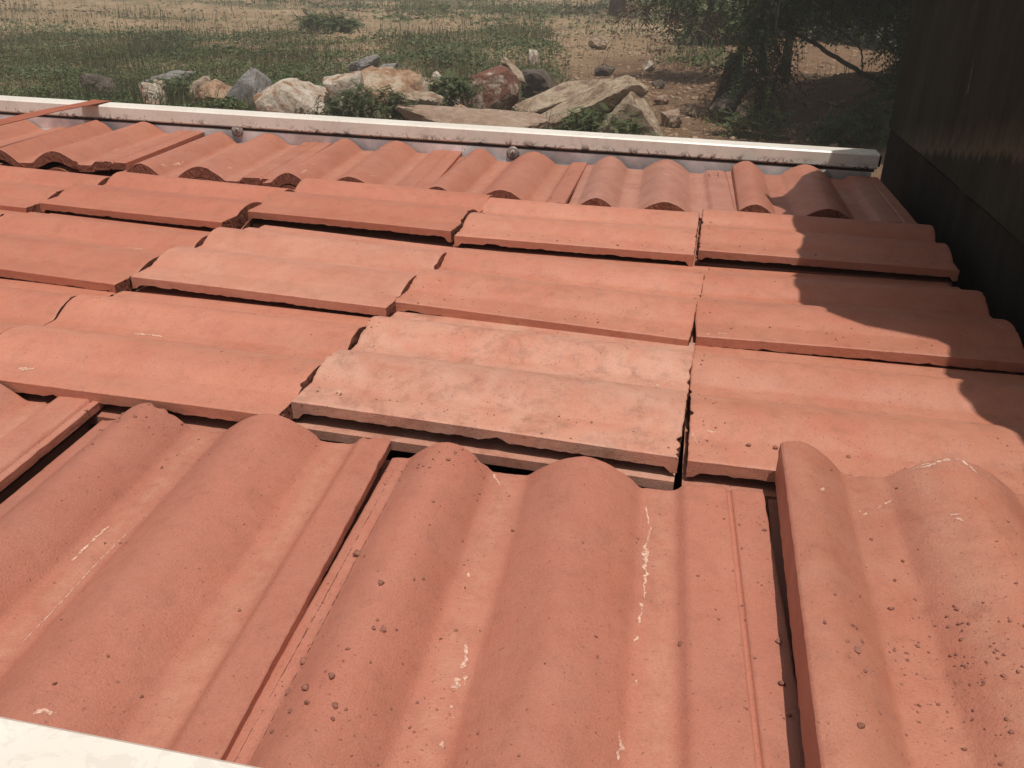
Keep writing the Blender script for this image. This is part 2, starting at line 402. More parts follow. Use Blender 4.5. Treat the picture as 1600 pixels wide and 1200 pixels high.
# far row
def far(key, xb, ang, z, label, yb=1.41, **k): return near(key, xb, yb, z, ang, label, group=g3, **k)
for i in range(2):
    far('F%d' % i, (-2.46, -2.085)[i], 5, .006, ('red tile of the far row beyond the left edge of the photo', 'red far row tile beneath the strap in the top left corner')[i], col=cF)
far('F2', -1.700, 5.0, .016, 'red far row tile just right of the red strap', col=cF)
far('F3', -1.334, 5.0, .003, 'red far row tile with white flecks in the middle of it, below the leftmost screw', col=cF, dust=.2)
far('F4', -.974, 4.6, .003, 'red far row tile with a broken front corner showing dark hollow under its roll', col=cF, dust=.15)
far('F5', -.608, .8, -.002, 'red far row tile directly below the middle screw of the sideboard', col=cF, dust=.15, wid=.334)
far('F6', -.278, 1.8, -.004, 'dull dusty far row tile with dark drips on its flat lip', col=(.38, .16, .115), dust=.3, stain=.3)
far('F7', .078, .3, .004, 'red far row tile at the right end, mostly in shadow below the right screw', col=cF, dust=.2, off=.03, wid=.336)
# more of the same load beyond the left edge of the photo
for j, (k0, x_, y_, a_) in enumerate((('C', -1.285, .022, -1.5), ('C', -1.712, .030, -1.5), ('B', -1.268, .362, -5.5), ('B', -1.692, .395, -4), ('A', -1.700, .715, -5), ('A', -2.125, .740, -3))):
    cross('%sx%d' % (k0, j), x_, y_, -.001, a_, 'red crosswise roof tile beyond the left edge of the photo', col=(cA, cB, cC)[j % 3], dust=.2)
for j, x_ in enumerate((-1.365, -1.728, -2.09)):
    near('Nx%d' % j, x_, -.014, -.012, 2.0, 'red near row roof tile beyond the left edge of the photo', col=cN, dust=.2, wid=.350)
for k_, o_ in TILES.items():
    if 'x' in k_: o_['group'] = 'crosswise tiles outside the photo' if k_[0] != 'N' else 'near row tiles outside the photo'
# the layers below, seen only through the gaps
for L_ in (1,):
    dz = -.027 * L_
    for key, o in list(TILES.items()):
        if '_' in key: continue
        c = o.copy(); c.data = COARSE[SEED[key][1]]; COL.objects.link(c)
        c.location = (o.location.x + random.Random(hash(key) % 7 + L_).uniform(-.004, .004), o.location.y + (-.007 if key[0] == 'C' else .010 if key[0] in 'BA' else 0), min(o.location.z, -.008) + dz)
        c['label'] = 'red roof tile buried in the stack beneath the top layer'; c['group'] = 'roof tiles in the buried layers'
        c.color = (.40, .15, .10, 1)

# ------------------------------------------------------------------ scuffs on the tiles
def scuff(key, paths, seed=0, mat_=None):
    """paths: list of (list of (u,v) points, width, breakiness)"""
    o = TILES[key]; rng = np.random.default_rng(seed + 100); mb = MB()
    for pts, wd, brk in paths:
        pts = np.array(pts, float); seg = np.linalg.norm(np.diff(pts, axis=0), axis=1); L = seg.sum(); cum = np.concatenate([[0], np.cumsum(seg)])
        n = max(8, int(L / .0011)); s = np.linspace(0, L, n)
        def corr(sg, w_=5): return np.convolve(rng.normal(0, sg, n + 12), np.ones(w_) / w_, 'same')[6:6 + n]
        cu = np.interp(s, cum, pts[:, 0]); cv = np.interp(s, cum, pts[:, 1]); j_ = wd * .35 if wd > .0012 else .0001
        cu = cu + corr(j_, 7); cv = cv + corr(j_, 7)
        tu = np.gradient(cu); tv = np.gradient(cv); ln = np.hypot(tu, tv) + 1e-9; nx, ny = -tv / ln, tu / ln
        env = np.sin(np.pi * np.clip(s / L, .01, .99)) ** .6
        hw = wd * .33 * env * np.clip(1 + corr(1.6, 4), .08, 2)
        hw2 = wd * .33 * env * np.clip(1 + corr(1.6, 4), .08, 2)
        on = np.ones(n, bool)
        if brk > 0:
            k = np.convolve(rng.normal(0, 1, n + 8), np.ones(5) / 5, 'same')[4:4 + n]; on = k > (-1.2 + brk * 1.4) * .45
        for i in range(n - 1):
            if not on[i]: continue
            P = [(cu[i] - nx[i] * hw[i], cv[i] - ny[i] * hw[i]), (cu[i + 1] - nx[i + 1] * hw[i + 1], cv[i + 1] - ny[i + 1] * hw[i + 1]),
                 (cu[i + 1] + nx[i + 1] * hw2[i + 1], cv[i + 1] + ny[i + 1] * hw2[i + 1]), (cu[i] + nx[i] * hw2[i], cv[i] + ny[i] * hw2[i])]
            mb.add([(a, b, float(surf(SEED[key], a, b)) + .0003) for a, b in P], [(0, 1, 2, 3)])
    if mb.n:
        p = mb.build('scuff', mat_ or M_scratch, o)
        p['kind'] = 'stuff'

SCUFFS = {
    'N1': [([(0.1395, 0.2672), (0.1355, 0.1972), (0.1351, 0.129), (0.1339, 0.0795)], 0.0011, 0), ([(0.1176, 0.2544), (0.114, 0.2321), (0.1124, 0.184)], 0.003, 0.4), ([(0.2193, 0.0181), (0.2077, 0.0135)], 0.006, 0.3)],
    'N2': [([(0.2606, 0.3897), (0.2659, 0.3507), (0.2650, 0.34)], 0.0022, 0), ([(0.2655, 0.348), (0.263, 0.3125), (0.264, 0.285), (0.263, 0.262)], 0.0050, 0), ([(0.263, 0.264), (0.2622, 0.245), (0.2609, 0.219)], 0.0044, 0.02), ([(0.2598, 0.2079), (0.2577, 0.1998)], 0.0028, 0), ([(0.2607, 0.163), (0.26, 0.1578)], 0.0022, 0), ([(0.2494, 0.1101), (0.2515, 0.0984), (0.251, 0.0856)], 0.005, 0), ([(0.116, 0.2585), (0.1174, 0.2521)], 0.003, 0), ([(0.1304, 0.1782), (0.1388, 0.1354)], 0.004, 0.6), ([(0.1348, 0.153), (0.1312, 0.1252)], 0.007, 0.65), ([(0.1332, 0.117), (0.1385, 0.1041)], 0.006, 0.7), ([(0.1306, 0.0843), (0.1448, 0.0784)], 0.008, 0.7), ([(0.108, 0.416), (0.118, 0.395)], 0.004, 0.5)],
    'N3': [([(0.1159, 0.4123), (0.1358, 0.4164), (0.1558, 0.416), (0.1636, 0.409), (0.1693, 0.3962)], 0.005, 0.1), ([(0.174, 0.412), (0.1864, 0.398), (0.2006, 0.3808)], 0.003, 0.1), ([(0.0668, 0.3674), (0.068, 0.3492), (0.0997, 0.3818)], 0.002, 0.3), ([(0.034, 0.3504), (0.0257, 0.3314)], 0.004, 0.6), ([(0.1311, 0.3317), (0.1379, 0.3306)], 0.006, 0.1), ([(0.1308, 0.3252), (0.1375, 0.3197)], 0.004, 0.2), ([(0.122, 0.410), (0.1359, 0.413)], 0.004, 0.3), ([(0.1638, 0.3475), (0.1675, 0.3449)], 0.002, 0)],
    'C1': [([(0.1654, 0.2902), (0.1667, 0.2702), (0.1657, 0.2472)], 0.006, 0.15), ([(0.0291, 0.3516), (0.03, 0.3259)], 0.006, 0.2), ([(0.1625, 0.0219), (0.1651, 0.0101), (0.1667, 0.003)], 0.004, 0.1)],
    'C2': [([(0.0324, 0.3745), (0.035, 0.3793)], 0.004, 0.2), ([(0.1602, 0.0412), (0.1611, 0.0324)], 0.006, 0.3), ([(0.0347, 0.0243), (0.0345, 0.0112)], 0.003, 0.3)],
    'C3': [([(0.057, 0.4176), (0.0341, 0.4116)], 0.004, 0.7), ([(0.1724, 0.4124), (0.1682, 0.4099)], 0.004, 0.5), ([(0.0557, 0.4012), (0.055, 0.3934)], 0.003, 0.5)],
    'B3': [([(0.1322, 0.4073), (0.1454, 0.3794), (0.1453, 0.3426)], 0.004, 0.1), ([(0.1446, 0.3244), (0.147, 0.3152)], 0.005, 0.1), ([(0.0064, 0.4119), (0.0151, 0.3782)], 0.004, 0.5), ([(.168, .20), (.160, .14), (.148, .08), (.12, .04), (.07, .012)], 0.003, 0.05), ([(0.2962, 0.1838), (0.2979, 0.1437)], 0.002, 0.1), ([(0.158, 0.4031), (0.1586, 0.3938)], 0.004, 0.2)],
    'B2': [([(0.1684, 0.353), (0.1682, 0.3161), (0.1665, 0.2834)], 0.002, 0.1), ([(0.0357, 0.3838), (0.0314, 0.3753)], 0.003, 0.5)],
    'B0': [([(0.1657, 0.1181), (0.1676, 0.0807)], 0.003, 0.3), ([(0.1355, 0.0334), (0.1387, 0.0247)], 0.004, 0.2)],
    'A0': [([(0.0332, 0.4095), (0.0331, 0.37)], 0.002, 0.2)],
    'A3': [([(0.178, 0.4048), (0.1774, 0.3632)], 0.002, 0.4), ([(0.1696, 0.3273), (0.1671, 0.3097)], 0.002, 0.4), ([(0.0291, 0.3987), (0.0305, 0.3845)], 0.003, 0.4)],
    'A2': [([(0.1671, 0.0382), (0.1697, 0.0244)], 0.003, 0.3)],
    'F2': [([(0.2521, 0.1157), (0.2648, 0.1319)], 0.003, 0), ([(0.2552, 0.147), (0.2528, 0.1851)], 0.003, 0.4)],
    'F3': [([(0.0866, 0.0447), (0.0953, 0.0561)], 0.005, 0.3), ([(0.0959, 0.0733), (0.0986, 0.1288)], 0.005, 0.5), ([(0.237, 0.0549), (0.2413, 0.0761)], 0.003, 0.3), ([(0.235, 0.015), (0.25, 0.004)], 0.003, 0.3)],
    'F4': [([(0.0807, 0.0241), (0.08, 0.0681)], 0.003, 0.2), ([(0.0778, 0.1094), (0.0798, 0.1303)], 0.004, 0.3), ([(0.2261, 0.0477), (0.2386, 0.0805)], 0.002, 0)],
    'F7': [([(0.0516, 0.03), (0.0759, 0.01)], 0.003, 0.2)],
}
CRUMBS = [
    ('N2', 0.0191, 0.2568, 0.0085),
    ('N2', 0.059, 0.1971, 0.0055),
    ('N2', 0.0558, 0.0986, 0.0065),
    ('N2', 0.0215, 0.1286, 0.008),
    ('N2', 0.0226, 0.0987, 0.005),
    ('N2', 0.0385, 0.0924, 0.006),
    ('N2', 0.0469, 0.0766, 0.0045),
    ('N2', 0.0663, 0.0753, 0.005),
    ('N2', 0.0354, 0.074, 0.004),
    ('N2', 0.0685, 0.0653, 0.0035),
    ('N2', 0.0748, 0.1524, 0.005),
    ('N2', 0.0687, 0.1496, 0.004),
    ('N2', 0.081, 0.2144, 0.003),
    ('N2', 0.1435, 0.3217, 0.004),
    ('N2', 0.0399, 0.3832, 0.004),
    ('N2', 0.0677, 0.3864, 0.004),
    ('N2', 0.2285, 0.1795, 0.003),
    ('N2', 0.2311, 0.1606, 0.003),
    ('N2', 0.2913, 0.2008, 0.004),
    ('N2', 0.367, 0.3542, 0.004),
    ('N2', 0.3449, 0.3225, 0.003),
    ('N2', 0.3641, 0.2098, 0.005),
    ('N2', 0.3613, 0.1667, 0.006),
    ('N2', 0.3628, 0.138, 0.004),
    ('N2', 0.1206, 0.1888, 0.003),
    ('N3', 0.0714, 0.2264, 0.005),
    ('N3', 0.0808, 0.2626, 0.003),
    ('N3', 0.0911, 0.2896, 0.003),
    ('N3', 0.033, 0.148, 0.005),
    ('N3', 0.025, 0.0779, 0.005),
    ('N3', 0.0364, 0.1314, 0.003),
    ('C3', 0.0413, 0.3598, 0.0055),
    ('C3', 0.0405, 0.3333, 0.0055),
    ('C3', 0.0384, 0.3145, 0.004),
    ('C3', 0.0386, 0.2904, 0.004),
    ('C3', 0.0396, 0.2629, 0.004),
    ('C3', 0.0413, 0.1848, 0.004),
    ('C3', 0.0405, 0.166, 0.004),
    ('C3', 0.0408, 0.4007, 0.003),
    ('A2', 0.0122, 0.2361, 0.004),
    ('A2', 0.0149, 0.1309, 0.0045),
    ('B3', 0.0472, 0.3211, 0.003),
    ('B2', 0.0157, 0.1245, 0.003),
    ('N1', 0.1132, 0.341, 0.004),
    ('N1', 0.2058, 0.037, 0.003),
    ('N1', 0.098, 0.414, 0.003),
    ('F5', 0.3, 0.0338, 0.004),
    ('N1', 0.2787, 0.1535, 0.003),
]
for i, (k, p) in enumerate(SCUFFS.items()): scuff(k, p, i)
# faint drips and streaks of dirt, grooves picked out in dark
scuff('F6', [([(.300, .40), (.301, .33)], .003, .35), ([(.322, .41), (.321, .32)], .003, .4), ([(.312, .40), (.313, .36)], .002, .5)], 41, M_raw)
scuff('N2', [([(.010, .40), (.0105, .2), (.010, .02)], .0009, .3), ([(.021, .41), (.020, .25), (.021, .03)], .0012, .2)], 42, M_raw)

# ------------------------------------------------------------------ crumbs
def crumb_mesh(seed, r):
    rng = np.random.default_rng(seed); t = (1 + 5 ** .5) / 2
    V = np.array([(-1, t, 0), (1, t, 0), (-1, -t, 0), (1, -t, 0), (0, -1, t), (0, 1, t), (0, -1, -t), (0, 1, -t), (t, 0, -1), (t, 0, 1), (-t, 0, -1), (-t, 0, 1)]) / 1.9
    F = np.array([(0, 11, 5), (0, 5, 1), (0, 1, 7), (0, 7, 10), (0, 10, 11), (1, 5, 9), (5, 11, 4), (11, 10, 2), (10, 7, 6), (7, 1, 8), (3, 9, 4), (3, 4, 2), (3, 2, 6), (3, 6, 8), (3, 8, 9), (4, 9, 5), (2, 4, 11), (6, 2, 10), (8, 6, 7), (9, 8, 1)])
    V = V * rng.uniform(.55, 1.25, (12, 1)) * np.array([1, rng.uniform(.6, 1), rng.uniform(.4, .7)]) * r
    return V, F
def tile_world(key, u, v, h=0.0):
    o = TILES[key]; loc = Vector((u, v, float(surf(SEED[key], np.array(u), np.array(v))) + h))
    return Matrix.Translation(o.location) @ o.rotation_euler.to_matrix().to_4x4() @ loc
BIG = {0: 'largest dark crumb, beside the crack on the left of the central near tile',
       3: 'lumpy dark crumb beside the crack of the central near tile, well below the largest one',
       2: 'round dark crumb right of the lumpy one on the central near tile',
       1: 'dark crumb below and right of the largest crumb on the central near tile',
       25: 'brown crumb in the upper pan of the raised right tile',
       31: 'leftmost big crumb on the front lip behind the raised tile',
       32: 'second big crumb from the left on the front lip behind the raised tile',
       22: 'dark crumb on the lower right edge strip of the central near tile',
       5: 'dark crumb among several small ones at the lower left of the central near tile'}
grit = MB(); rg = np.random.default_rng(7)
def orient(V, rg):
    a = rg.uniform(0, 6.28); c, s_ = math.cos(a), math.sin(a)
    return V @ np.array([[c, s_, 0], [-s_, c, 0], [0, 0, 1]])
for i, (k, u, v, s_) in enumerate(CRUMBS):
    V, F = crumb_mesh(i, s_ * .62); p = tile_world(k, u, v, s_ * .2)
    if i in BIG:
        me = mesh_np('mortar_crumb', orient(V, rg), [F], (M_crumb,)); o = link('mortar_crumb', me, None, p)
        tag(o, BIG[i], 'crumb', 'mortar crumbs lying on the tiles')
    else: grit.add(orient(V, rg) + np.array(p), None, F)
def sprinkle(key, n, uf, vf, smin=.0006, smax=.0022):
    for _ in range(n):
        u, v = uf(), vf()
        if not (0.002 < u < .37 and .003 < v < .417): continue
        s_ = smin + (smax - smin) * rg.random() ** 2.5
        V, F = crumb_mesh(int(rg.integers(1e6)), s_); p = tile_world(key, u, v, s_ * .2); grit.add(orient(V, rg) + np.array(p), None, F)
U_ = lambda a, b: (lambda: rg.uniform(a, b)); G_ = lambda m, s_: (lambda: rg.normal(m, s_))
sprinkle('N3', 210, G_(.115, .045), G_(.175, .035)); sprinkle('N3', 90, G_(.15, .05), G_(.12, .05), .0005, .0016); sprinkle('N3', 50, U_(.02, .2), U_(.02, .41))
sprinkle('N2', 60, G_(.07, .04), G_(.15, .08)); sprinkle('N2', 40, U_(.3, .37), U_(.05, .41)); sprinkle('N2', 60, G_(.05, .04), G_(.39, .02)); sprinkle('N2', 40, U_(.01, .36), U_(.02, .41))
sprinkle('N1', 40, G_(.06, .03), G_(.39, .02)); sprinkle('N1', 30, U_(.01, .36), U_(.05, .41)); sprinkle('N0', 20, U_(.2, .36), U_(.05, .41))
for k in ('C3', 'C2', 'B3', 'B2', 'A2', 'A3'):
    sprinkle(k, 45, G_(.025, .012), U_(.01, .41), .0005, .002); sprinkle(k, 40, U_(.02, .3), U_(.01, .41), .0005, .0015); sprinkle(k, 30, U_(.01, .3), lambda: .41 - abs(rg.normal(0, .012)), .0005, .002)
for k in ('C1', 'B1', 'A1', 'A0', 'B0'): sprinkle(k, 25, U_(.01, .3), U_(.01, .41), .0005, .0016)
for k in ('F2', 'F3', 'F4', 'F5', 'F6', 'F7'): sprinkle(k, 18, U_(.02, .33), U_(.01, .4), .0006, .002)
sprinkle('F4', 12, G_(.17, .01), G_(.36, .02), .001, .003); sprinkle('F6', 25, G_(.31, .01), G_(.34, .04), .0006, .002)
tag(grit.build('mortar_grit', M_crumb), 'fine dark red mortar grit sprinkled over the roof tiles', 'grit', kind='stuff')
# ragged mortar squeezed out at some tile ends
lump = MB()
for key, u, v, n, sp in (('A1', .02, .40, 30, .012), ('A0', .02, .004, 26, .010), ('B0', .02, .008, 30, .012), ('B1', .012, .40, 16, .008), ('C1', .015, .006, 34, .012), ('C2', .012, .41, 20, .008), ('B1', .30, .01, 26, .010), ('B2', .30, .41, 20, .01), ('F4', .05, .006, 26, .012), ('F2', .05, .01, 20, .012), ('F5', .02, .008, 18, .01)):
    for _ in range(n):
        s_ = rg.uniform(.0015, .004); V, F = crumb_mesh(int(rg.integers(1e6)), s_)
        uu = np.clip(u + rg.normal(0, sp), .002, .36); vv = np.clip(v + rg.normal(0, .003), .0, .42)
        p = tile_world(key, float(uu), float(vv), -rg.uniform(.002, .012)); lump.add(orient(V, rg) + np.array(p), None, F)
tag(lump.build('mortar_rubble', M_raw), 'crumbly dark mortar rubble clogging the joints between tiles', 'rubble', kind='stuff')

# ------------------------------------------------------------------ the truck bed
TB = Vector((-1.5, .48, -1.25))
truck = bpy.data.objects.new('truck_bed', None); COL.objects.link(truck); truck.location = TB
tag(truck, 'open truck bed with cream painted rails and a dark wooden headboard, loaded with roof tiles', 'truck bed')
def tpart(mb, name, m, parent=None, **k):
    return mb.build(name, m, parent or truck, loc=(-TB if parent is None else None), **k)
mb = MB(); mb.box((-3.6, -.46, -.12), (.468, 1.430, -.078)); tpart(mb, 'floor', M_lower)
mb = MB()
for y in (.1, .86): mb.box((-3.6, y - .05, -.34), (.5, y + .05, -.165))
for x in (-3.3, -2.4, -1.5, -.6, .2): mb.box((x - .04, -.46, -.22), (x + .04, 1.43, -.163))
tpart(mb, 'chassis', M_dark)
for x in (-2.7,):
    for y in (-.25, 1.2):
        w_ = bpy.data.objects.new('wheel', None); COL.objects.link(w_); w_.parent = truck; w_.location = Vector((x, y, -.90)) - TB
        mb = MB(); pr = [(.20, -.09), (.30, -.1), (.345, -.075), (.35, 0), (.345, .075), (.30, .1), (.20, .09)]; n_ = 40
        V = [(r_ * math.cos(6.2832 * k / n_), yy, r_ * math.sin(6.2832 * k / n_)) for r_, yy in pr for k in range(n_)]
        Q = [(i * n_ + k, i * n_ + (k + 1) % n_, (i + 1) * n_ + (k + 1) % n_, (i + 1) * n_ + k) for i in range(6) for k in range(n_)]
        mb.add(V, Q); mb.build('tyre', M_rubber, w_, smooth=True)
        mb = MB(); pr = [(.0, -.03), (.08, -.035), (.1, .0), (.18, .01), (.2, -.09), (.2, .09)]
        V = [(r_ * math.cos(6.2832 * k / n_), yy, r_ * math.sin(6.2832 * k / n_)) for r_, yy in pr for k in range(n_)]
        mb.add(V, [(i * n_ + k, i * n_ + (k + 1) % n_, (i + 1) * n_ + (k + 1) % n_, (i + 1) * n_ + k) for i in range(5) for k in range(n_)]); mb.build('rim', M_screw, w_)
mb = MB(); mb.tube([(-2.7, -.25, -.9), (-2.7, 1.2, -.9)], .05, 10); mb.box((-2.78, .0, -.9), (-2.62, .2, -.33)); mb.box((-2.78, .76, -.9), (-2.62, .96, -.33)); tpart(mb, 'axle', M_dark)
for y in (.1, .86):
    mb = MB(); mb.box((.1, y - .04, -1.25), (.2, y + .04, -.341)); tpart(mb, 'prop_leg', M_dark)

def sideboard(yin, sgn, ztop, slope):
    """yin: inner face of the rail; sgn +1 outward is +Y"""
    sb = bpy.data.objects.new('sideboard', None); COL.objects.link(sb); sb.parent = truck
    sb.location = Vector((-.47, yin, ztop)) - TB; sb.rotation_euler = (0, slope, 0)
    # rail: long bevelled box with a thin rolled hem below
    xs = (-3.1, .882)
    mb = MB(); a, b = sorted((0, sgn * .062)); mb.box((xs[0], a, -.036), (xs[1], b, 0), .0035)
    rail = mb.build('rail', M_rail, sb)
    if sgn > 0:   # ragged end of the rail
        mb = MB(); mb.box((.8825, .006, -.030), (.888, .05, -.006)); mb.build('end_cap', M_dark, rail)
    mb = MB(); a, b = sorted((sgn * .008, sgn * .055)); mb.box((xs[0], a, -.0435), (xs[1] - .004, b, -.0365)); mb.build('hem', M_dark, sb)
    nx = 160; X = np.linspace(xs[0], xs[1] - .01, nx)
    wv = .0015 * np.sin(X * 9) + .001 * np.sin(X * 23 + 1)
    V = []; F = []
    for off_, z0, z1 in ((.0025, -.0438, -.38),):
        for x, w0 in zip(X, wv):
            V += [(x, sgn * (off_ + .0), z0), (x, sgn * (off_ + .002 + w0), z0 - .03), (x, sgn * (off_ + .001 - w0), z0 - .09), (x, sgn * off_, z1),
                  (x, sgn * (off_ + .006), z1), (x, sgn * (off_ + .006), z0)]
        for i in range(nx - 1):
            for k in range(6): F.append((i * 6 + k, (i + 1) * 6 + k, (i + 1) * 6 + (k + 1) % 6, i * 6 + (k + 1) % 6))
    mb = MB(); mb.add(V, F); mb.build('panel', M_sheet, sb, smooth=False)
    return sb
sb_far = sideboard(1.431, 1, .058, R(.55)); sb_near = sideboard(-.462, -1, .070, 0)
def bolt(x, z):
    e = bpy.data.objects.new('bolt', None)
    mb = MB(); n_ = 24
    pr = [(0, -.0048), (.0034, -.0048), (.0062, -.0042), (.0076, -.0030), (.0080, -.0019), (.0083, -.0018), (.0120, -.0024), (.0138, -.0020), (.0142, -.0012), (.0165, -.0010), (.0167, .003)]
    V = [(r_ * math.cos(6.2832 * k / n_), yy, r_ * math.sin(6.2832 * k / n_)) for r_, yy in pr for k in range(n_)]
    mb.add(V, [(i * n_ + k, i * n_ + (k + 1) % n_, (i + 1) * n_ + (k + 1) % n_, (i + 1) * n_ + k) for i in range(len(pr) - 1) for k in range(n_)])
    o = mb.build('bolt', M_screw, sb_far, smooth=True, loc=(x + .47, .002, z - .058))
    return o
for x, z in ((-1.228, .014), (-.468, .004), (.296, -.003)):
    o = bolt(x, z)
# small cross slots pressed into the heads
def slot(x, z, a):
    mb = MB()
    for t in (a, a + math.pi / 2):
        c, s_ = math.cos(t), math.sin(t)
        P = [(-.0045, -.0008), (.0045, -.0008), (.0045, .0008), (-.0045, .0008)]
        mb.add([(c * p - s_ * q, yy, s_ * p + c * q) for yy in (-.0052 - .0001 * (t != a), -.003) for p, q in P], [(0, 1, 2, 3), (4, 7, 6, 5), (0, 4, 5, 1), (1, 5, 6, 2), (2, 6, 7, 3), (3, 7, 4, 0)])
    mb.build('bolt_slot', M_dark, sb_far, loc=(x + .47, .002, z - .058))
slot(-1.228, .014, .5); slot(-.468, .004, .1); slot(.296, -.003, .9)

# headboard
hb = bpy.data.objects.new('headboard', None); COL.objects.link(hb); hb.parent = truck; hb.location = -TB
def prism_x(x0, x1, poly):
    n_ = len(poly); bm = MB()
    V = [(x0, y, z) for y, z in poly] + [(x1, y, z) for y, z in poly]
    me = bpy.data.meshes.new('p'); 
    me.from_pydata(V, [], [list(range(n_)), list(range(2 * n_ - 1, n_ - 1, -1))] + [(i, n_ + i, n_ + (i + 1) % n_, (i + 1) % n_) for i in range(n_)])
    me.update(); return me
rr = random.Random(3)
top = [(y / 20, .70 + rr.uniform(-.003, .003)) for y in range(-11, 33)] + [(1.664, .698)]
bot = [(1.662, .078)] + [(y / 16, .078 + rr.uniform(-.0015, .0015)) for y in range(26, -8, -1)] + [(-.56, .078)]
me = prism_x(.466, .482, (top + bot)[::-1]); me.materials.append(M_upper); link('upper_board', me, hb)
me = prism_x(.4705, .4865, [(-.56, .074), (-.56, -.40), (1.650, -.40), (1.657, .074)][::1]); me.materials.append(M_lower); link('lower_board', me, hb)
for y in (-.2, .5, 1.2):
    mb = MB(); mb.box((.49, y - .03, -.4), (.54, y + .03, .60)); mb.build('post', M_dark, hb)

# unseen bundle added atop the headboard, shaped to cast ragged shade on the load
edge = [(-.55, .415), (-.07, .413), (0, .414), (.058, .388), (.12, .400), (.18, .407), (.235, .412), (.25, .300), (.275, .262), (.325, .250), (.388, .229), (.45, .244), (.574, .257), (.66, .268), (.737, .266), (.80, .262), (.866, .257),
        (.93, .262), (.965, .225), (.994, .222), (1.03, .270), (1.119, .308), (1.20, .350), (1.29, .385), (1.34, .440)]
ys = np.linspace(-.55, 1.34, 150); xl = np.interp(ys, [a for a, _ in edge], [b for _, b in edge]) + .003 * np.sin(ys * 71) + .002 * np.sin(ys * 153 + 1)
nk = 28; V = []
for i, (y, x) in enumerate(zip(ys, xl)):
    endt = min(1, (i + 1) / 4, (len(ys) - i) / 5); cx = (x + .55) / 2; rx = (.55 - x) / 2
    for k in range(nk):
        t = 2 * math.pi * k / nk
        hz = .062 * endt * (1 + .15 * math.sin(4 * t + y * 19) + .10 * math.sin(7 * t - y * 31)) * abs(math.sin(t)) ** .6 * (1 if math.sin(t) > 0 else -.55)
        V.append((cx + rx * math.cos(t), y, .715 + hz))
ny_ = len(ys)
V = np.array(V); Q = [(i * nk + k, (i + 1) * nk + k, (i + 1) * nk + (k + 1) % nk, i * nk + (k + 1) % nk) for i in range(ny_ - 1) for k in range(nk)]
c0 = len(V); V = np.vstack([V, [[.48, ys[0], .715], [.48, ys[-1], .715]]])
T_ = [(c0, k, (k + 1) % nk) for k in range(nk)] + [(c0 + 1, (ny_ - 1) * nk + (k + 1) % nk, (ny_ - 1) * nk + k) for k in range(nk)]
mb = MB(); mb.add(V, Q, T_); tag(mb.build('shade_bundle', M_shade_bundle, smooth=True), 'unseen brown bundle added along the headboard top to shade the tiles', 'shade_bundle')

# strap over the load
def strap():
    pts = [(-1.668, 1.500, -.10), (-1.668, 1.4985, .055), (-1.667, 1.494, .0712), (-1.664, 1.46, .0722), (-1.662, 1.430, .0725), (-1.650, 1.25, .078), (-1.61, .9, .083), (-1.55, .5, .086), (-1.47, .1, .083), (-1.38, -.3, .076), (-1.35, -.458, .0725), (-1.345, -.500, .0722), (-1.344, -.5275, .069), (-1.344, -.529, .05), (-1.344, -.530, -.1)]
    # densify
    P = np.array(pts); mb = MB(); V = []; hw = .026; th = .0016; n_ = len(P)
    for i in range(n_):
        d = P[min(i + 1, n_ - 1)] - P[max(i - 1, 0)]; d /= np.linalg.norm(d)
        sd_ = np.array([1, 0, 0.]); sd_ -= d * d.dot(sd_); sd_ /= np.linalg.norm(sd_); nn = np.cross(sd_, d); nn = nn if nn[2] > 0 or abs(nn[2]) < .3 else -nn
        if nn[1] * (1 if P[i][1] > .5 else -1) < -.5: nn = -nn
        for a, b in ((-1, 0), (1, 0), (1, 1), (-1, 1)): V.append(P[i] + sd_ * hw * a + nn * th * b)
    Q = [(i * 4 + k, i * 4 + (k + 1) % 4, (i + 1) * 4 + (k + 1) % 4, (i + 1) * 4 + k) for i in range(n_ - 1) for k in range(4)] + [(0, 1, 2, 3), (n_ * 4 - 4, n_ * 4 - 1, n_ * 4 - 2, n_ * 4 - 3)]
    mb.add(V, Q); return mb
tag(strap().build('lashing_strap', M_strap), 'rust red lashing strap over the cream rail at the top left', 'strap')

# ------------------------------------------------------------------ ground
GZ = -1.25
rn = np.random.default_rng(21)
WV = [(rn.uniform(-1, 1) * f, rn.uniform(-1, 1) * f, rn.uniform(0, 6.28), a) for f, a in ((.25, .12), (.25, .12), (.7, .05), (.7, .05), (1.6, .025), (1.6, .025), (3.4, .012), (3.4, .012), (6, .006))]
def gh(x, y):
    x = np.asarray(x, float); y = np.asarray(y, float); z = np.zeros(np.broadcast(x, y).shape) + GZ
    for a, b, p, amp in WV: z = z + amp * np.sin(a * x + b * y + p) * np.clip((y - 3) / 6, .1, 1)
    z = z + .62 * np.exp(-((x - 2.5) / 1.25) ** 2 - ((y - 12.4) / .95) ** 2) + .25 * np.exp(-((x - .5) / .8) ** 2 - ((y - 12.8) / 1.2) ** 2)
    z = z + .012 * np.clip(y - 18, 0, 30)       # the land rises gently behind
    return z
gx = np.unique(np.concatenate([-np.geomspace(.5, 400, 60) - 0, np.linspace(-16, 10, 209), np.geomspace(10, 400, 40)]))
gy = np.unique(np.concatenate([-np.geomspace(3, 300, 24), np.linspace(-3, 6, 10), np.linspace(6, 26, 201), np.geomspace(26, 500, 60)]))
X, Y = np.meshgrid(gx, gy, indexing='ij'); Zg = gh(X, Y)
idx = np.arange(X.size).reshape(X.shape)
Qg = np.stack([idx[:-1, :-1].ravel(), idx[1:, :-1].ravel(), idx[1:, 1:].ravel(), idx[:-1, 1:].ravel()], 1)
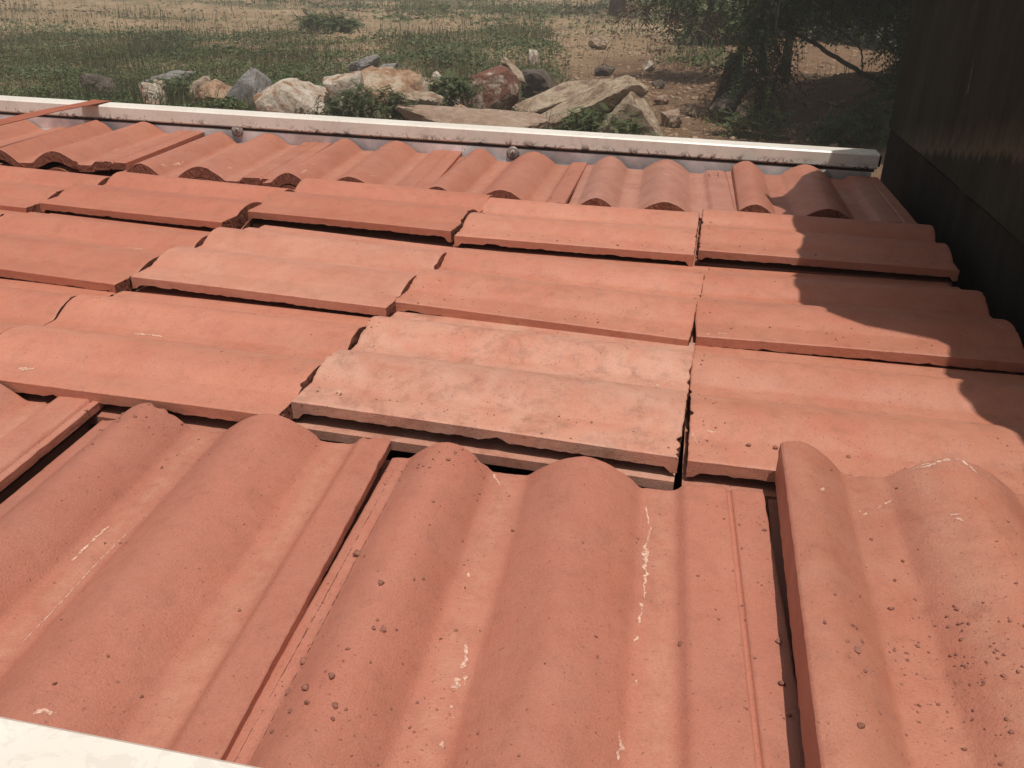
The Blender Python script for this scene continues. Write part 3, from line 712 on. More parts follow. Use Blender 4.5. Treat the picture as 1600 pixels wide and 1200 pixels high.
def ground_material():
    m, n, l, b = mat('dry_soil', .95, .1)
    v = objvec(n, l, rnd=False)
    tc = N(n, 'ShaderNodeTexCoord'); sx = N(n, 'ShaderNodeSeparateXYZ'); l.new(tc.outputs['Object'], sx.inputs[0])
    warm = ramp(n, l, noise(n, l, v, .35, 5, .6), [(.35, (.19, .118, .073)), (.65, (.28, .187, .12))])
    sand = ramp(n, l, noise(n, l, v, .5, 5, .6), [(.3, (.27, .19, .115)), (.7, (.42, .32, .205))])
    # sandier open ground further away on the left
    lx = math_(n, l, 'ADD', math_(n, l, 'MULTIPLY', sx.outputs['X'], -.06), math_(n, l, 'MULTIPLY', sx.outputs['Y'], .035))
    lx = math_(n, l, 'ADD', lx, math_(n, l, 'MULTIPLY', noise(n, l, v, .6, 4), .4))
    c = mix(n, l, ramp(n, l, lx, [(.85, 0.), (1.25, 1.)]), warm, sand)
    c = mix(n, l, ramp(n, l, noise(n, l, v, 9, 8, .75), [(.3, 0.), (.7, 1.)]), mix(n, l, 1, c, (.70, .66, .64), 'MULTIPLY'), mix(n, l, 1, c, (1.2, 1.2, 1.2), 'MULTIPLY'))
    far = ramp(n, l, sx.outputs['Y'], [(0, 0.), (1, 1.)])
    gcov = math_(n, l, 'MULTIPLY', ramp(n, l, noise(n, l, v, .16, 7, .7), [(.48, 0.), (.56, 1.)]), ramp(n, l, math_(n, l, 'MULTIPLY', sx.outputs['Y'], .01), [(.24, 0.), (.34, 1.)]), True)
    c = mix(n, l, math_(n, l, 'MULTIPLY', gcov, .85), c, (.10, .10, .055))
    l.new(c, b.inputs['Base Color'])
    p = bump(n, l, b, noise(n, l, v, 14, 8, .75), .06, .9); bump(n, l, b, noise(n, l, v, 60, 5, .75), .015, .8, p)
    return m
M_ground = ground_material()
o = link('ground', mesh_np('ground', np.stack([X, Y, Zg], -1).reshape(-1, 3), [Qg], (M_ground,), None, True)); o['kind'] = 'structure'

# ------------------------------------------------------------------ rocks
def rock_material(name, a, b_, c_, scale=3.0, streak=1.0):
    m, n, l, b = mat(name, .85, .25); v = objvec(n, l, (1, 1, streak))
    k = ramp(n, l, noise(n, l, v, scale * 1.4, 9, .78, .4), [(.40, a), (.5, b_), (.60, c_)])
    k = mix(n, l, ramp(n, l, noise(n, l, v, scale * 5, 6, .8), [(.35, 0.), (.75, 1.)]), mix(n, l, 1, k, (.70, .68, .66), 'MULTIPLY'), mix(n, l, 1, k, (1.15, 1.15, 1.15), 'MULTIPLY'))
    vo = N(n, 'ShaderNodeTexVoronoi'); vo.feature = 'DISTANCE_TO_EDGE'; vo.inputs['Scale'].default_value = scale * 1.3; l.new(v, vo.inputs['Vector'])
    cr = ramp(n, l, vo.outputs['Distance'], [(.0, 1.), (.02, 0.)])
    k = mix(n, l, math_(n, l, 'MULTIPLY', cr, .35), k, mix(n, l, 1, k, (.4, .35, .3), 'MULTIPLY'))
    l.new(k, b.inputs['Base Color'])
    p = bump(n, l, b, noise(n, l, v, scale * 3, 8, .75), .05, .9); bump(n, l, b, noise(n, l, v, scale * 14, 6, .75), .012, .9, p); return m
RM = dict(white=rock_material('pale_quartz', (.70, .64, .55), (.58, .50, .41), (.38, .20, .12)),
          ochre=rock_material('ochre_rock', (.58, .48, .37), (.46, .31, .20), (.30, .16, .10)),
          grey=rock_material('grey_rock', (.27, .26, .26), (.32, .31, .30), (.24, .22, .21)),
          red=rock_material('red_rock', (.25, .11, .075), (.22, .10, .07), (.56, .46, .38), 4),
          tan=rock_material('tan_rock', (.56, .46, .35), (.44, .34, .25), (.24, .165, .115)),
          pink=rock_material('pinkish_rock', (.37, .26, .19), (.42, .30, .23), (.46, .36, .28), 2.5),
          dark=rock_material('dark_rock', (.10, .085, .075), (.15, .12, .10), (.20, .16, .13)))
def ico(sub):
    import bmesh
    bm = bmesh.new(); bmesh.ops.create_icosphere(bm, subdivisions=sub, radius=1)
    V = np.array([v.co[:] for v in bm.verts]); F = np.array([[v.index for v in f.verts] for f in bm.faces]); bm.free(); return V, F
ICO = {s_: ico(s_) for s_ in (2, 3, 4, 5)}
def rock(seed, size, rot, x, y, z, m, label, planes=(), sub=4, rough=.05, nplanes=12, dmin=.62, dmax=.95):
    rng = np.random.default_rng(seed); D, F = ICO[sub]
    P = [(np.array(p[:3]) / np.linalg.norm(p[:3]), p[3]) for p in planes]
    for _ in range(nplanes):
        d = rng.normal(size=3); P.append((d / np.linalg.norm(d), rng.uniform(dmin, dmax)))
    for _ in range(9):
        d = rng.normal(size=3); P.append((d / np.linalg.norm(d), rng.uniform(.74, .95)))
    r = np.full(len(D), 1.5)
    for n_, h in P:
        c = D @ n_; r = np.where(c > .05, np.minimum(r, h / np.maximum(c, .05)), r)
    V = D * r[:, None]
    for f, a in ((2.2, .7), (6, .6), (13, .45), (27, .34)):
        for _ in range(3):
            k = rng.normal(size=3) * f; V = V + D * (a * rough * .4 * np.sin(V @ k + rng.uniform(0, 6.28)))[:, None]
    V = V * (np.array(size) / 2)
    o = link('rock', mesh_np('rock', V, [F], (RM[m],), None, False), None, (x, y, z))
    o.rotation_euler = tuple(R(a) for a in rot)
    tag(o, label, 'rock', 'rocks behind the truck'); return o
rk = lambda *a, **k: rock(*a, **k)
B0 = GZ
rk(1, (.46, .4, .30), (0, 10, 20), -7.91, 9.94, B0 + .14, 'dark', 'small dark weathered rock at the far left, above the strap end', rough=.12)
rk(2, (.95, .6, .30), (0, -12, 8), -7.25, 10.6, B0 + .12, 'grey', 'low jagged pale grey rock in the weeds left of the tall grey boulder', rough=.14)
rk(3, (.36, .3, .40), (0, 0, 30), -6.66, 9.3, B0 + .1, 'white', 'small ragged white rock just above the rail on the left', rough=.14)
rk(4, (.34, .3, .42), (0, 0, 10), -6.20, 9.6, B0 + .16, 'tan', 'upright tan lump left of the grey boulder', rough=.08)
rk(5, (.72, .5, .44), (0, 4, 0), -5.80, 9.35, B0 + .10, 'ochre', 'low tan rock leaning against the left foot of the grey boulder', rough=.07)
rk(6, (.70, .5, .80), (0, 8, -12), -5.33, 9.30, B0 + .16, 'grey', 'tall angular grey boulder with a pointed top', planes=[(-.8, -.1, .75, .62), (.75, -.1, .42, .66), (0, -1, .12, .7), (.9, 0, -.05, .72), (-.95, 0, -.1, .72)], nplanes=4, dmin=.85, rough=.03)
rk(7, (1.10, .7, .66), (0, 14, 6), -4.62, 9.05, B0 + .14, 'white', 'long cream and rust boulder sloping down to the right beside the grey boulder', planes=[(.42, -.2, .9, .5), (-.8, -.2, .5, .7), (.1, -1, .2, .7)], nplanes=6, dmin=.8, rough=.05)
rk(8, (.62, .5, .84), (0, -14, 10), -4.02, 9.2, B0 + .16, 'white', 'bright white wedge shaped boulder standing on its narrow end', planes=[(-.9, -.1, -.38, .42), (.85, 0, -.2, .6), (0, -.2, 1, .8), (0, -1, .1, .6)], nplanes=4, dmin=.85, rough=.04)
rk(9, (.84, .6, .66), (0, 8, 0), -3.60, 9.45, B0 + .14, 'ochre', 'rounded ochre boulder against the right side of the white wedge', nplanes=8, dmin=.78, rough=.05)
rk(10, (.40, .35, .20), (5, -14, 0), -4.02, 9.75, B0 + .53, 'grey', 'flat grey stone perched behind the top of the white wedge', rough=.10)
rk(11, (.32, .25, .13), (0, -14, 12), -3.74, 9.75, B0 + .52, 'grey', 'thin pale flake of stone lying behind the ochre boulder', rough=.08)
rk(12, (.62, .45, .30), (0, 0, 5), -3.62, 10.8, B0 + .16, 'tan', 'flat brown rock behind the hollow block', planes=[(0, 0, 1, .6)], rough=.06)
rk(13, (.42, .4, .40), (0, 0, 0), -3.36, 10.9, B0 + .17, 'white', 'knobbly white stone half covered by weeds', rough=.16)
rk(14, (.56, .5, .52), (0, 0, 10), -3.15, 9.3, B0 + .14, 'tan', 'pale rimmed block with a dark front face, left of the pink slab', planes=[(0, -.2, 1, .6), (.1, -1, -.45, .40)], nplanes=5, dmin=.85, rough=.05)
rk(15, (.66, .55, .66), (0, 25, 0), -2.50, 10.4, B0 + .24, 'red', 'red boulder with white veins in front of the curved slab', planes=[(0, -1, .25, .65), (-.6, -.2, .8, .72)], nplanes=7, dmin=.8, rough=.05)
rk(16, (.56, .18, .16), (0, 38, -10), -2.42, 11.1, B0 + .42, 'tan', 'narrow grey slab tilted over the top of the red boulder', planes=[(0, 0, 1, .7)], rough=.06)
rk(17, (.62, .5, .38), (0, 8, 0), -2.12, 11.4, B0 + .12, 'dark', 'dark rock in shade between the red boulder and the long slabs', planes=[(0, -1, -.2, .5)], rough=.08)
rk(18, (1.45, .8, .42), (0, 3, 2), -2.28, 8.65, B0 + .09, 'pink', 'wide flat pinkish rock lying just beyond the rail', planes=[(0, -.15, 1, .62)], nplanes=6, dmin=.85, rough=.035)
rk(19, (1.25, .5, .36), (14, -20, 10), -1.66, 9.55, B0 + .20, 'tan', 'long tan slab tilted up to the right, rear one of the two', planes=[(0, -.2, 1, .62), (0, -1, -.3, .6)], nplanes=4, dmin=.88, rough=.04, sub=5)
rk(20, (1.55, .60, .62), (12, -27, 6), -1.18, 9.2, B0 + .19, 'tan', 'front one of two long tilted tan slabs, with a dark underside', planes=[(0, -.1, 1, .55), (.05, -1, -.55, .42), (.95, 0, .3, .85)], nplanes=4, dmin=.9, rough=.045, sub=5)
rk(21, (.90, .6, .90), (0, 0, 0), -.70, 8.95, B0 + .10, 'tan', 'peaked pale rock with a dark pitted front at the right end of the boulders', planes=[(-.78, -.1, .62, .5), (.72, -.1, .62, .55), (0, -1, -.1, .5)], nplanes=3, dmin=.9, rough=.07)
rk(22, (.22, .2, .34), (0, 3, 15), -2.96, 15.5, gh(-2.96, 15.5) + .24, 'white', 'pale upright block standing alone in the weeds', planes=[(0, 0, 1, .8), (1, 0, 0, .75), (-1, 0, 0, .75), (0, -1, 0, .75)], nplanes=0, rough=.03)
rk(23, (.42, .35, .30), (0, 0, 0), -2.09, 18.6, gh(-2.09, 18.6) + .1, 'tan', 'brown rock farthest back on the bare slope', rough=.08)
rk(24, (.40, .3, .24), (0, 0, 0), -1.65, 15.5, gh(-1.65, 15.5) + .09, 'dark', 'dark stone on the bare soil above the long slabs', rough=.08)
rk(25, (.22, .2, .19), (0, 0, 0), -.88, 16.1, gh(-.88, 16.1) + .07, 'white', 'small bright white stone on the bare soil', rough=.12)
rk(26, (.24, .2, .17), (0, 0, 0), -.60, 14.2, gh(-.6, 14.2) + .06, 'dark', 'small dark stone below the bright white one', rough=.1)
rk(27, (.28, .2, .14), (0, 0, 0), -.46, 11.8, gh(-.46, 11.8) + .05, 'red', 'small reddish stone on the slope right of the peaked rock', rough=.08)
rk(28, (.46, .35, .38), (0, -25, 10), .34, 10.6, B0 + .14, 'dark', 'dark wedge of rock at the foot of the leafy tree', planes=[(-.5, 0, .85, .5)], rough=.06)
rk(29, (.20, .12, .36), (0, 25, 0), .56, 10.2, B0 + .12, 'tan', 'thin brown splinter of rock standing by the tree foot', rough=.06)
rk(30, (.55, .5, .7), (0, 0, 0), 5.6, 26.5, gh(5.6, 26.5) + .25, 'white', 'sunlit pale rock glimpsed through leaves beside the headboard', rough=.1)
for i, (x, y, w_, h_, m_, lab) in enumerate((
        (-3.05, 10.3, .26, .22, 'white', 'small pale stone wedged left of the red boulder'), (-4.9, 9.9, .30, .22, 'tan', 'small tan stone in the gap behind the long cream boulder'),
        (-2.75, 9.6, .34, .26, 'ochre', 'ochre stone tucked in front of the red boulder'), (-1.95, 10.2, .40, .30, 'tan', 'tan rubble stone between the red boulder and the tilted slabs'),
        (-1.75, 10.9, .30, .24, 'ochre', 'rusty stone lying behind the tilted slabs'), (-1.2, 10.6, .26, .18, 'tan', 'small tan stone just beyond the top of the front slab'),
        (-.25, 9.9, .30, .20, 'pink', 'pinkish stone on the soil right of the peaked rock'), (-.05, 10.9, .20, .14, 'tan', 'little tan stone on the open soil left of the tree'),
        (-5.0, 8.9, .30, .26, 'ochre', 'ochre lump at the foot of the long cream boulder'), (-3.45, 8.8, .30, .22, 'white', 'pale lump low down in front of the ochre boulder'),
        (-1.35, 12.4, .34, .22, 'tan', 'flat tan stone on the slope behind the slabs'), (-6.95, 9.9, .36, .26, 'tan', 'tan stone beside the ragged white rock on the left'))):
    rk(60 + i, (w_, w_ * .8, h_ * 1.3), (rs_ := 7 * i % 23 - 11, 5 * i % 17 - 8, 40 * i), x, y, float(gh(x, y)) + h_ * .30, m_, lab, rough=.08)
# loose stones: nobody could count them
st = MB(); rs = np.random.default_rng(5)
def stones(n, fx, fy, s0, s1, key='x'):
    V0, F0 = crumb_mesh(1, 1)
    for _ in range(n):
        x, y = fx(), fy(); V, F = crumb_mesh(int(rs.integers(200)), s0 + (s1 - s0) * rs.random() ** 3)
        st.add(orient(V, rs) + np.array([x, y, float(gh(x, y)) + .004]), None, F)
def cone(s0, s1, y0, y1):
    y = math.exp(rs.uniform(math.log(y0), math.log(y1))); return rs.uniform(s0, s1) * (y + .73) - .03, y
for _ in range(700):
    x, y = rs.uniform(-8, 5), rs.uniform(3.2, 8.8); s_ = .006 + .03 * rs.random() ** 4
    V, F = crumb_mesh(int(rs.integers(200)), s_); st.add(orient(V, rs) + np.array([x, y, float(gh(x, y)) + .004]), None, F)
for _ in range(5200):
    x, y = cone(-.16, .16, 9, 26); s_ = (.008 + .045 * rs.random() ** 4) * (1 + (y - 9) * .05)
    V, F = crumb_mesh(int(rs.integers(200)), s_); st.add(orient(V, rs) + np.array([x, y, float(gh(x, y)) + .004]), None, F)
for _ in range(1500):
    x, y = rs.normal(-9.3, 1.1), rs.normal(17.3, .8); s_ = .012 + .06 * rs.random() ** 4
    V, F = crumb_mesh(int(rs.integers(200)), s_); st.add(orient(V, rs) + np.array([x, y, float(gh(x, y)) + .004]), None, F)
for _ in range(2500):
    x, y = cone(-.75, -.15, 9.5, 40); s_ = (.012 + .05 * rs.random() ** 4) * (1 + (y - 9) * .05)
    V, F = crumb_mesh(int(rs.integers(200)), s_); st.add(orient(V, rs) + np.array([x, y, float(gh(x, y)) + .004]), None, F)
M_stone = simple('loose_stone', [(.3, (.16, .095, .06)), (.55, (.29, .20, .135)), (.75, (.50, .42, .34))], 1.5, .9, .01, rnd=False)
tag(st.build('gravel', M_stone), 'loose stones and gravel scattered over the bare soil', 'gravel', kind='stuff')

# ------------------------------------------------------------------ weeds and grass
def leaf_material(name, a, b_, sc=.8, trans=.25):
    m, n, l, b = mat(name, .6, .25)
    g = N(n, 'ShaderNodeNewGeometry'); v = objvec(n, l, rnd=False)
    c = mix(n, l, ramp(n, l, noise(n, l, v, sc, 5, .65), [(.35, 0.), (.65, 1.)]), a, b_)
    c = mix(n, l, g.outputs['Random Per Island'], mix(n, l, 1, c, (.65, .65, .6), 'MULTIPLY'), mix(n, l, 1, c, (1.4, 1.35, 1.25), 'MULTIPLY'))
    l.new(c, b.inputs['Base Color'])
    tr = N(n, 'ShaderNodeBsdfTranslucent'); l.new(c, tr.inputs[0]); ms = N(n, 'ShaderNodeMixShader'); ms.inputs[0].default_value = trans
    out = n['Material Output']; l.new(b.outputs[0], ms.inputs[1]); l.new(tr.outputs[0], ms.inputs[2]); l.new(ms.outputs[0], out.inputs[0])
    return m
M_weed = leaf_material('weed_leaf', (.062, .092, .038), (.125, .152, .068), .5)
M_blade = leaf_material('grass_blade', (.09, .10, .055), (.19, .17, .10), .4)
M_straw = leaf_material('dry_grass', (.26, .19, .11), (.38, .29, .17), .4)
M_tree = leaf_material('tree_leaf', (.050, .078, .032), (.090, .122, .048), .9, .4)
M_bush = leaf_material('bush_leaf', (.065, .085, .040), (.095, .11, .052), 1.2)
M_dead = leaf_material('dead_leaf', (.10, .06, .04), (.17, .11, .08), 1.2)
M_bark = simple('bark', [(.3, (.05, .036, .026)), (.7, (.13, .095, .065))], 6, .95, .02, 1, vs=(3, 3, .6))

def vnoise(x, y, seed, f):
    r = np.random.default_rng(seed); z = 0
    for o in range(4):
        for _ in range(3):
            a = r.uniform(0, 6.28); z = z + .6 ** o * np.sin((x * math.cos(a) + y * math.sin(a)) * f * 1.9 ** o + r.uniform(0, 6.28))
    return z / 4
def weed_density(x, y):
    s_ = (x + .03) / (y + .73)
    n_ = vnoise(x, y, 3, .9)
    d = np.clip((-.150 - s_ + n_ * .035) / .03, 0, 1)                       # weeds thin out towards the right
    left = np.clip((-.33 - s_) / .04, 0, 1)
    d = d * (1 - left * np.clip((y - 20.8 + n_ * 2.2) / 2.0, 0, .95))
    d = d * (1 - .95 * np.clip(1.4 - ((x + 9.3) / 1.9) ** 2 - ((y - 17.3) / 1.1) ** 2 + n_ * .5, 0, 1))
    d = np.maximum(d, .8 * left * np.clip((y - 21) / 2, 0, 1) * np.clip(vnoise(x, y * 2.2, 88, .22) * 2 - .25, 0, 1)); d = d * (1 - .92 * np.clip(1.5 - ((x + 8.4) / 2.6) ** 2 - ((y - 24.5) / 4) ** 2 + n_ * .8, 0, 1))
    d = np.maximum(d, .9 * np.clip(1.3 - ((x + .05) / .95) ** 2 - ((y - 18.2) / 1.6) ** 2 + n_ * .3, 0, 1))    # tuft on the slope
    d = np.maximum(d, .6 * np.clip((y - 26) / 4, 0, 1) * (s_ > -.2)); d = np.maximum(d, .55 * np.clip((y - 18) / 3, 0, 1) * (s_ > -.2) * np.clip((-.03 - s_) / .03, 0, 1) * np.clip(.3 + n_, 0, 1))
    d = np.maximum(d, .5 * np.clip(1.2 - ((x + .75) / .7) ** 2 - ((y - 8.9) / .4) ** 2 + n_ * .5, 0, 1))
    d = np.where(y < 8.6, .35 * np.clip(.3 + n_, 0, 1), d)
    return d * np.clip(.62 + n_ * .55 + vnoise(x, y, 15, 2.2) * .5, .05, 1)
def quads(P, N_, sx, sy, rng, bend=0):
    """oriented little leaf quads: centre P, random direction"""
    n_ = len(P); a = rng.uniform(0, 6.283, n_); t = np.stack([np.cos(a), np.sin(a), rng.uniform(-.5, .7, n_)], 1); t /= np.linalg.norm(t, axis=1)[:, None]
    b = np.cross(t, N_ + rng.normal(0, .55, (n_, 3))); b /= np.linalg.norm(b, axis=1)[:, None] + 1e-9
    sx = np.asarray(sx)[:, None]; sy = np.asarray(sy)[:, None]
    return np.stack([P - t * sx, P - b * sy, P + t * sx, P + b * sy], 1).reshape(-1, 3)
def weeds():
    rng = np.random.default_rng(77); out = []
    for n_, y0, y1, s0, s1, size, hh in ((30000, 3.4, 8.8, -1.6, .9, .014, .10), (170000, 8.8, 15, -1.0, .10, .017, .20), (100000, 15, 27, -1.0, .14, .028, .26), (64000, 27, 60, -1.0, .25, .055, .35)):
        y = np.exp(rng.uniform(math.log(y0), math.log(y1), n_)); x = rng.uniform(s0, s1, n_) * (y + .73)
        d = weed_density(x, y); k = rng.random(n_) < d; x, y, d = x[k], y[k], d[k]
        hn = np.clip(.5 + vnoise(x, y, 9, 2.6) * .75, .08, 1.3)
        z = gh(x, y) + rng.random(len(x)) ** .7 * hh * hn * np.clip(d * 1.5, .2, 1)
        P = np.stack([x, y, z], 1); s_ = size * rng.uniform(.6, 1.5, len(x))
        out.append(quads(P, np.array([0, -.15, 1.]), s_ * 1.25, s_ * .75, rng))
    V = np.concatenate(out); F = np.arange(len(V)).reshape(-1, 4)
    return V, F
V, F = weeds()
tag(link('weeds', mesh_np('weeds', V, [F], (M_weed,))), 'low dark green weeds spreading over the waste ground', 'weeds', kind='stuff')
def blades(n_, sampler, hmin, hmax, wid, m, name, label, seed):
    rng = np.random.default_rng(seed); x, y = sampler(rng, n_); n_ = len(x)
    h = rng.uniform(hmin, hmax, n_) * (1 + (y - 10) * .02); a = rng.uniform(0, 6.28, n_); ln = rng.uniform(0, .45, n_) * h
    wd = wid * (1 + (y - 9) * .06); z = gh(x, y); b = rng.uniform(0, 6.28, n_)
    dx, dy = np.cos(b) * wd, np.sin(b) * wd
    p0 = np.stack([x - dx, y - dy, z], 1); p1 = np.stack([x + dx, y + dy, z], 1)
    m0 = np.stack([x + np.cos(a) * ln * .35 - dx * .7, y + np.sin(a) * ln * .35 - dy * .7, z + h * .6], 1); m1 = m0 + np.stack([dx * 1.4, dy * 1.4, dx * 0], 1)
    p2 = np.stack([x + np.cos(a) * ln, y + np.sin(a) * ln, z + h], 1)
    V = np.stack([p0, p1, m1, m0, p2], 1).reshape(-1, 3); i = np.arange(n_)[:, None] * 5
    tag(link(name, mesh_np(name, V, [i + np.array([[0, 1, 2, 3]]), i + np.array([[3, 2, 4]])], (m,))), label, 'grass', kind='stuff')
def samp_green(rng, n_):
    y = np.exp(rng.uniform(math.log(8.8), math.log(40), n_)); x = rng.uniform(-1.0, .1, n_) * (y + .73)
    k = rng.random(n_) < weed_density(x, y) * np.clip(.4 + vnoise(x, y, 31, 1.1), 0, 1); return x[k], y[k]
def samp_dry(rng, n_):
    y = np.exp(rng.uniform(math.log(8.8), math.log(60), n_)); x = rng.uniform(-1.0, .25, n_) * (y + .73)
    k = rng.random(n_) < np.clip(.16 + vnoise(x, y, 41, 1.4) * .6, 0, .5) * (1 - .5 * weed_density(x, y)); return x[k], y[k]
blades(90000, samp_green, .12, .34, .0045, M_blade, 'grass', 'green grass blades standing among the weeds', 5)
blades(22000, samp_dry, .06, .26, .0035, M_straw, 'dry_grass', 'thin dry grass on the sandy ground', 6)

# ------------------------------------------------------------------ trees and bushes
def spray_template(rng, n_=11, L=.5, ll=.075, lw=.017, droop=.5):
    V = []; 
    for i in range(n_):
        t = (i + .6) / n_; x = L * t; z = -droop * L * t * t; w_ = ll * (1 - .45 * abs(t - .45) * 1.4)
        for sgn in (-1, 1):
            a = math.radians(62 + rng.uniform(-8, 8)); d = np.array([math.cos(a), sgn * math.sin(a), -.25 - .3 * rng.random()]); d /= np.linalg.norm(d)
            c = np.array([x, 0, z]) + d * w_ * .5; s_ = np.cross(d, [0, 0, 1]); s_ /= np.linalg.norm(s_)
            V += [c - d * w_ * .5, c + s_ * lw, c + d * w_ * .5, c - s_ * lw]
    st_ = .004
    for i in range(3):
        t0, t1 = i / 3, (i + 1) / 3
        V += [(L * t0, -st_, -droop * L * t0 ** 2), (L * t0, st_, -droop * L * t0 ** 2), (L * t1, st_, -droop * L * t1 ** 2), (L * t1, -st_, -droop * L * t1 ** 2)]
    return np.array(V)
_rt = np.random.default_rng(2)
TPL = [spray_template(_rt, 12, .42, .06, .011, d) for d in (.25, .5, .8)]
TPL_B = [spray_template(_rt, 8, .30, .075, .02, d) for d in (.1, .5, .9)]
TPL_D = [spray_template(_rt, 7, .42, .14, .016, d) for d in (2.2, 3.0)]
def sprays(P, rng, tpls, s0=.8, s1=1.3, hang=0.0, out=None):
    res = []
    for k, t in enumerate(tpls):
        Q = P[k::len(tpls)]; n_ = len(Q)
        if not n_: continue
        a = rng.uniform(0, 6.283, n_) if out is None else out[k::len(tpls)] + rng.normal(0, .5, n_)
        p = rng.normal(-hang, .4, n_); r = rng.normal(0, .4, n_); s_ = rng.uniform(s0, s1, n_)
        ca, sa, cp, sp, cr, sr = np.cos(a), np.sin(a), np.cos(p), np.sin(p), np.cos(r), np.sin(r)
        v = t[None] * s_[:, None, None]; x, y, z = v[..., 0], v[..., 1], v[..., 2]
        y, z = y * cr[:, None] - z * sr[:, None], y * sr[:, None] + z * cr[:, None]
        x, z = x * cp[:, None] - z * sp[:, None], x * sp[:, None] + z * cp[:, None]
        x, y = x * ca[:, None] - y * sa[:, None], x * sa[:, None] + y * ca[:, None]
        res.append((np.stack([x, y, z], -1) + Q[:, None]).reshape(-1, 3))
    return np.concatenate(res)
def blob(rng, n_, c, r, shell=.5):
    d = rng.normal(size=(n_, 3)); d /= np.linalg.norm(d, axis=1)[:, None]
    return np.array(c) + d * (shell + (1 - shell) * rng.random((n_, 1)) ** .5) * np.array(r) * rng.uniform(.75, 1.08, (n_, 1))
def crook(p0, p1, n_, amp, rng):
    p0, p1 = np.array(p0), np.array(p1); t = np.linspace(0, 1, n_)[:, None]; P = p0 + (p1 - p0) * t
    d = rng.normal(0, amp, (n_, 3)); d[0] = d[-1] = 0; return P + d
def tree(name, label, loc, trunk, branches, blobs, seed, m=None, tpl=None, cat='tree', group=None, smin=.8, smax=1.3, hang=.2, dead=()):
    rng = np.random.default_rng(seed); e = bpy.data.objects.new(name, None); COL.objects.link(e); e.location = loc
    tag(e, label, cat, group); loc = np.array(loc)
    if trunk:
        mb = MB()
        for pts, r0, r1 in trunk:
            pts = np.array(pts, float); q = []
            for i in range(len(pts) - 1): q += list(crook(pts[i], pts[i + 1], 5, .012, rng))[:-1]
            q.append(pts[-1]); mb.tube([tuple(p - loc) for p in q], list(np.linspace(r0, r1, len(q))), 9)
        mb.build('trunk' if cat == 'tree' else 'stem', M_bark, e, smooth=True)
    for pts, r0, r1 in branches:
        mb = MB(); pts = np.array(pts, float)
        # smooth the polyline
        t = np.linspace(0, len(pts) - 1, len(pts) * 5); q = np.stack([np.interp(t, range(len(pts)), pts[:, k]) for k in range(3)], 1)
        q[1:-1] = (q[:-2] + q[1:-1] * 2 + q[2:]) / 4; q[1:-1] += rng.normal(0, .006, q[1:-1].shape)
        mb.tube([tuple(p - loc) for p in q], list(np.linspace(r0, r1, len(q))), 7); mb.build('branch', M_bark, e, smooth=True)
    if blobs:
        P = np.concatenate([blob(rng, n_, c, r) for n_, c, r in blobs]); V = sprays(P, rng, tpl or TPL, smin, smax, hang) - loc
        o = link('crown' if cat == 'tree' else 'foliage', mesh_np('crown', V, [np.arange(len(V)).reshape(-1, 4)], (m or M_tree,)), e)
    for n_, c, r in dead:
        V = sprays(blob(rng, n_, c, r), rng, TPL_D, .6, 1.0, 1.2) - loc
        link('dead_leaves', mesh_np('dead_leaves', V, [np.arange(len(V)).reshape(-1, 4)], (M_dead,)), e)
    return e
# dark leafy tree right of the boulders; its canopy hangs above the frame and shades the bank
z0 = float(gh(.78, 10.7))
tree('leafy_tree', 'dark leafy tree with a slim upright trunk right of the boulders', (.78, 10.7, z0),
     [([(.78, 10.7, z0 - .1), (.76, 10.75, -.6), (.74, 10.8, .0), (.80, 10.9, .8), (1.2, 11.0, 1.8)], .055, .03), ([(.90, 10.5, z0 - .1), (.86, 10.5, -.6), (.84, 10.5, .3), (1.3, 10.4, 1.4)], .022, .012)],
     [([(.80, 11, -.14), (1.0, 11, -.22), (1.253, 11, -.33), (1.55, 11, -.48), (1.907, 11, -.66), (2.3, 11.1, -.85)], .022, .03),
      ([(1.05, 11, -.25), (1.15, 11, -.17), (1.30, 11, -.12), (1.445, 11, -.13), (1.65, 11, -.23), (1.896, 11, -.40), (1.96, 11, -.56), (1.98, 11, -.75)], .016, .009),
      ([(1.25, 11, .12), (1.24, 11, -.1), (1.253, 11, -.33)], .008, .008), ([(1.95, 10.9, -.12), (2.1, 10.9, -.28), (2.3, 10.9, -.45)], .007, .01), ([(1.75, 11, .05), (1.82, 11, -.12), (1.80, 11, -.30)], .006, .006)],
     [(300, (.72, 10.9, .38), (.62, .5, .75)), (150, (.70, 10.8, -.35), (.26, .25, .55)), (260, (1.3, 11.3, .25), (.8, .5, .28)), (2400, (2.75, 11.0, 1.5), (2.0, 2.2, .8)), (2000, (2.5, 8.9, 2.1), (1.75, 1.6, .7)), (1500, (4.6, 10.4, 2.2), (2.4, 2.2, 1.0)), (500, (1.7, 12.6, 1.6), (1.4, 1.3, .6)), (240, (2.1, 11.5, .30), (.6, .6, .22))], 5, hang=.3,
     dead=[(30, (.45, 10.9, -.62), (.16, .14, .22)), (26, (1.0, 10.9, -.62), (.12, .12, .12))])
z0 = float(gh(2.65, 10.6))
tree('shrubby_tree', 'dense dark shrubby tree filling the corner beside the headboard', (2.65, 10.6, z0),
     [([(2.65, 10.6, z0 - .1), (2.6, 10.6, -.4), (2.7, 10.7, .6)], .05, .03)], [([(2.4, 10.4, -1.2), (2.3, 10.3, -.9), (2.36, 10.3, -.6)], .012, .008)],
     [(650, (2.62, 10.6, -.35), (.42, .5, .8)), (300, (3.1, 10.6, .4), (.7, .6, .6)), (180, (2.1, 9.7, -1.05), (.8, .5, .2))], 6, hang=.3)
z0 = float(gh(1.5, 15.5))
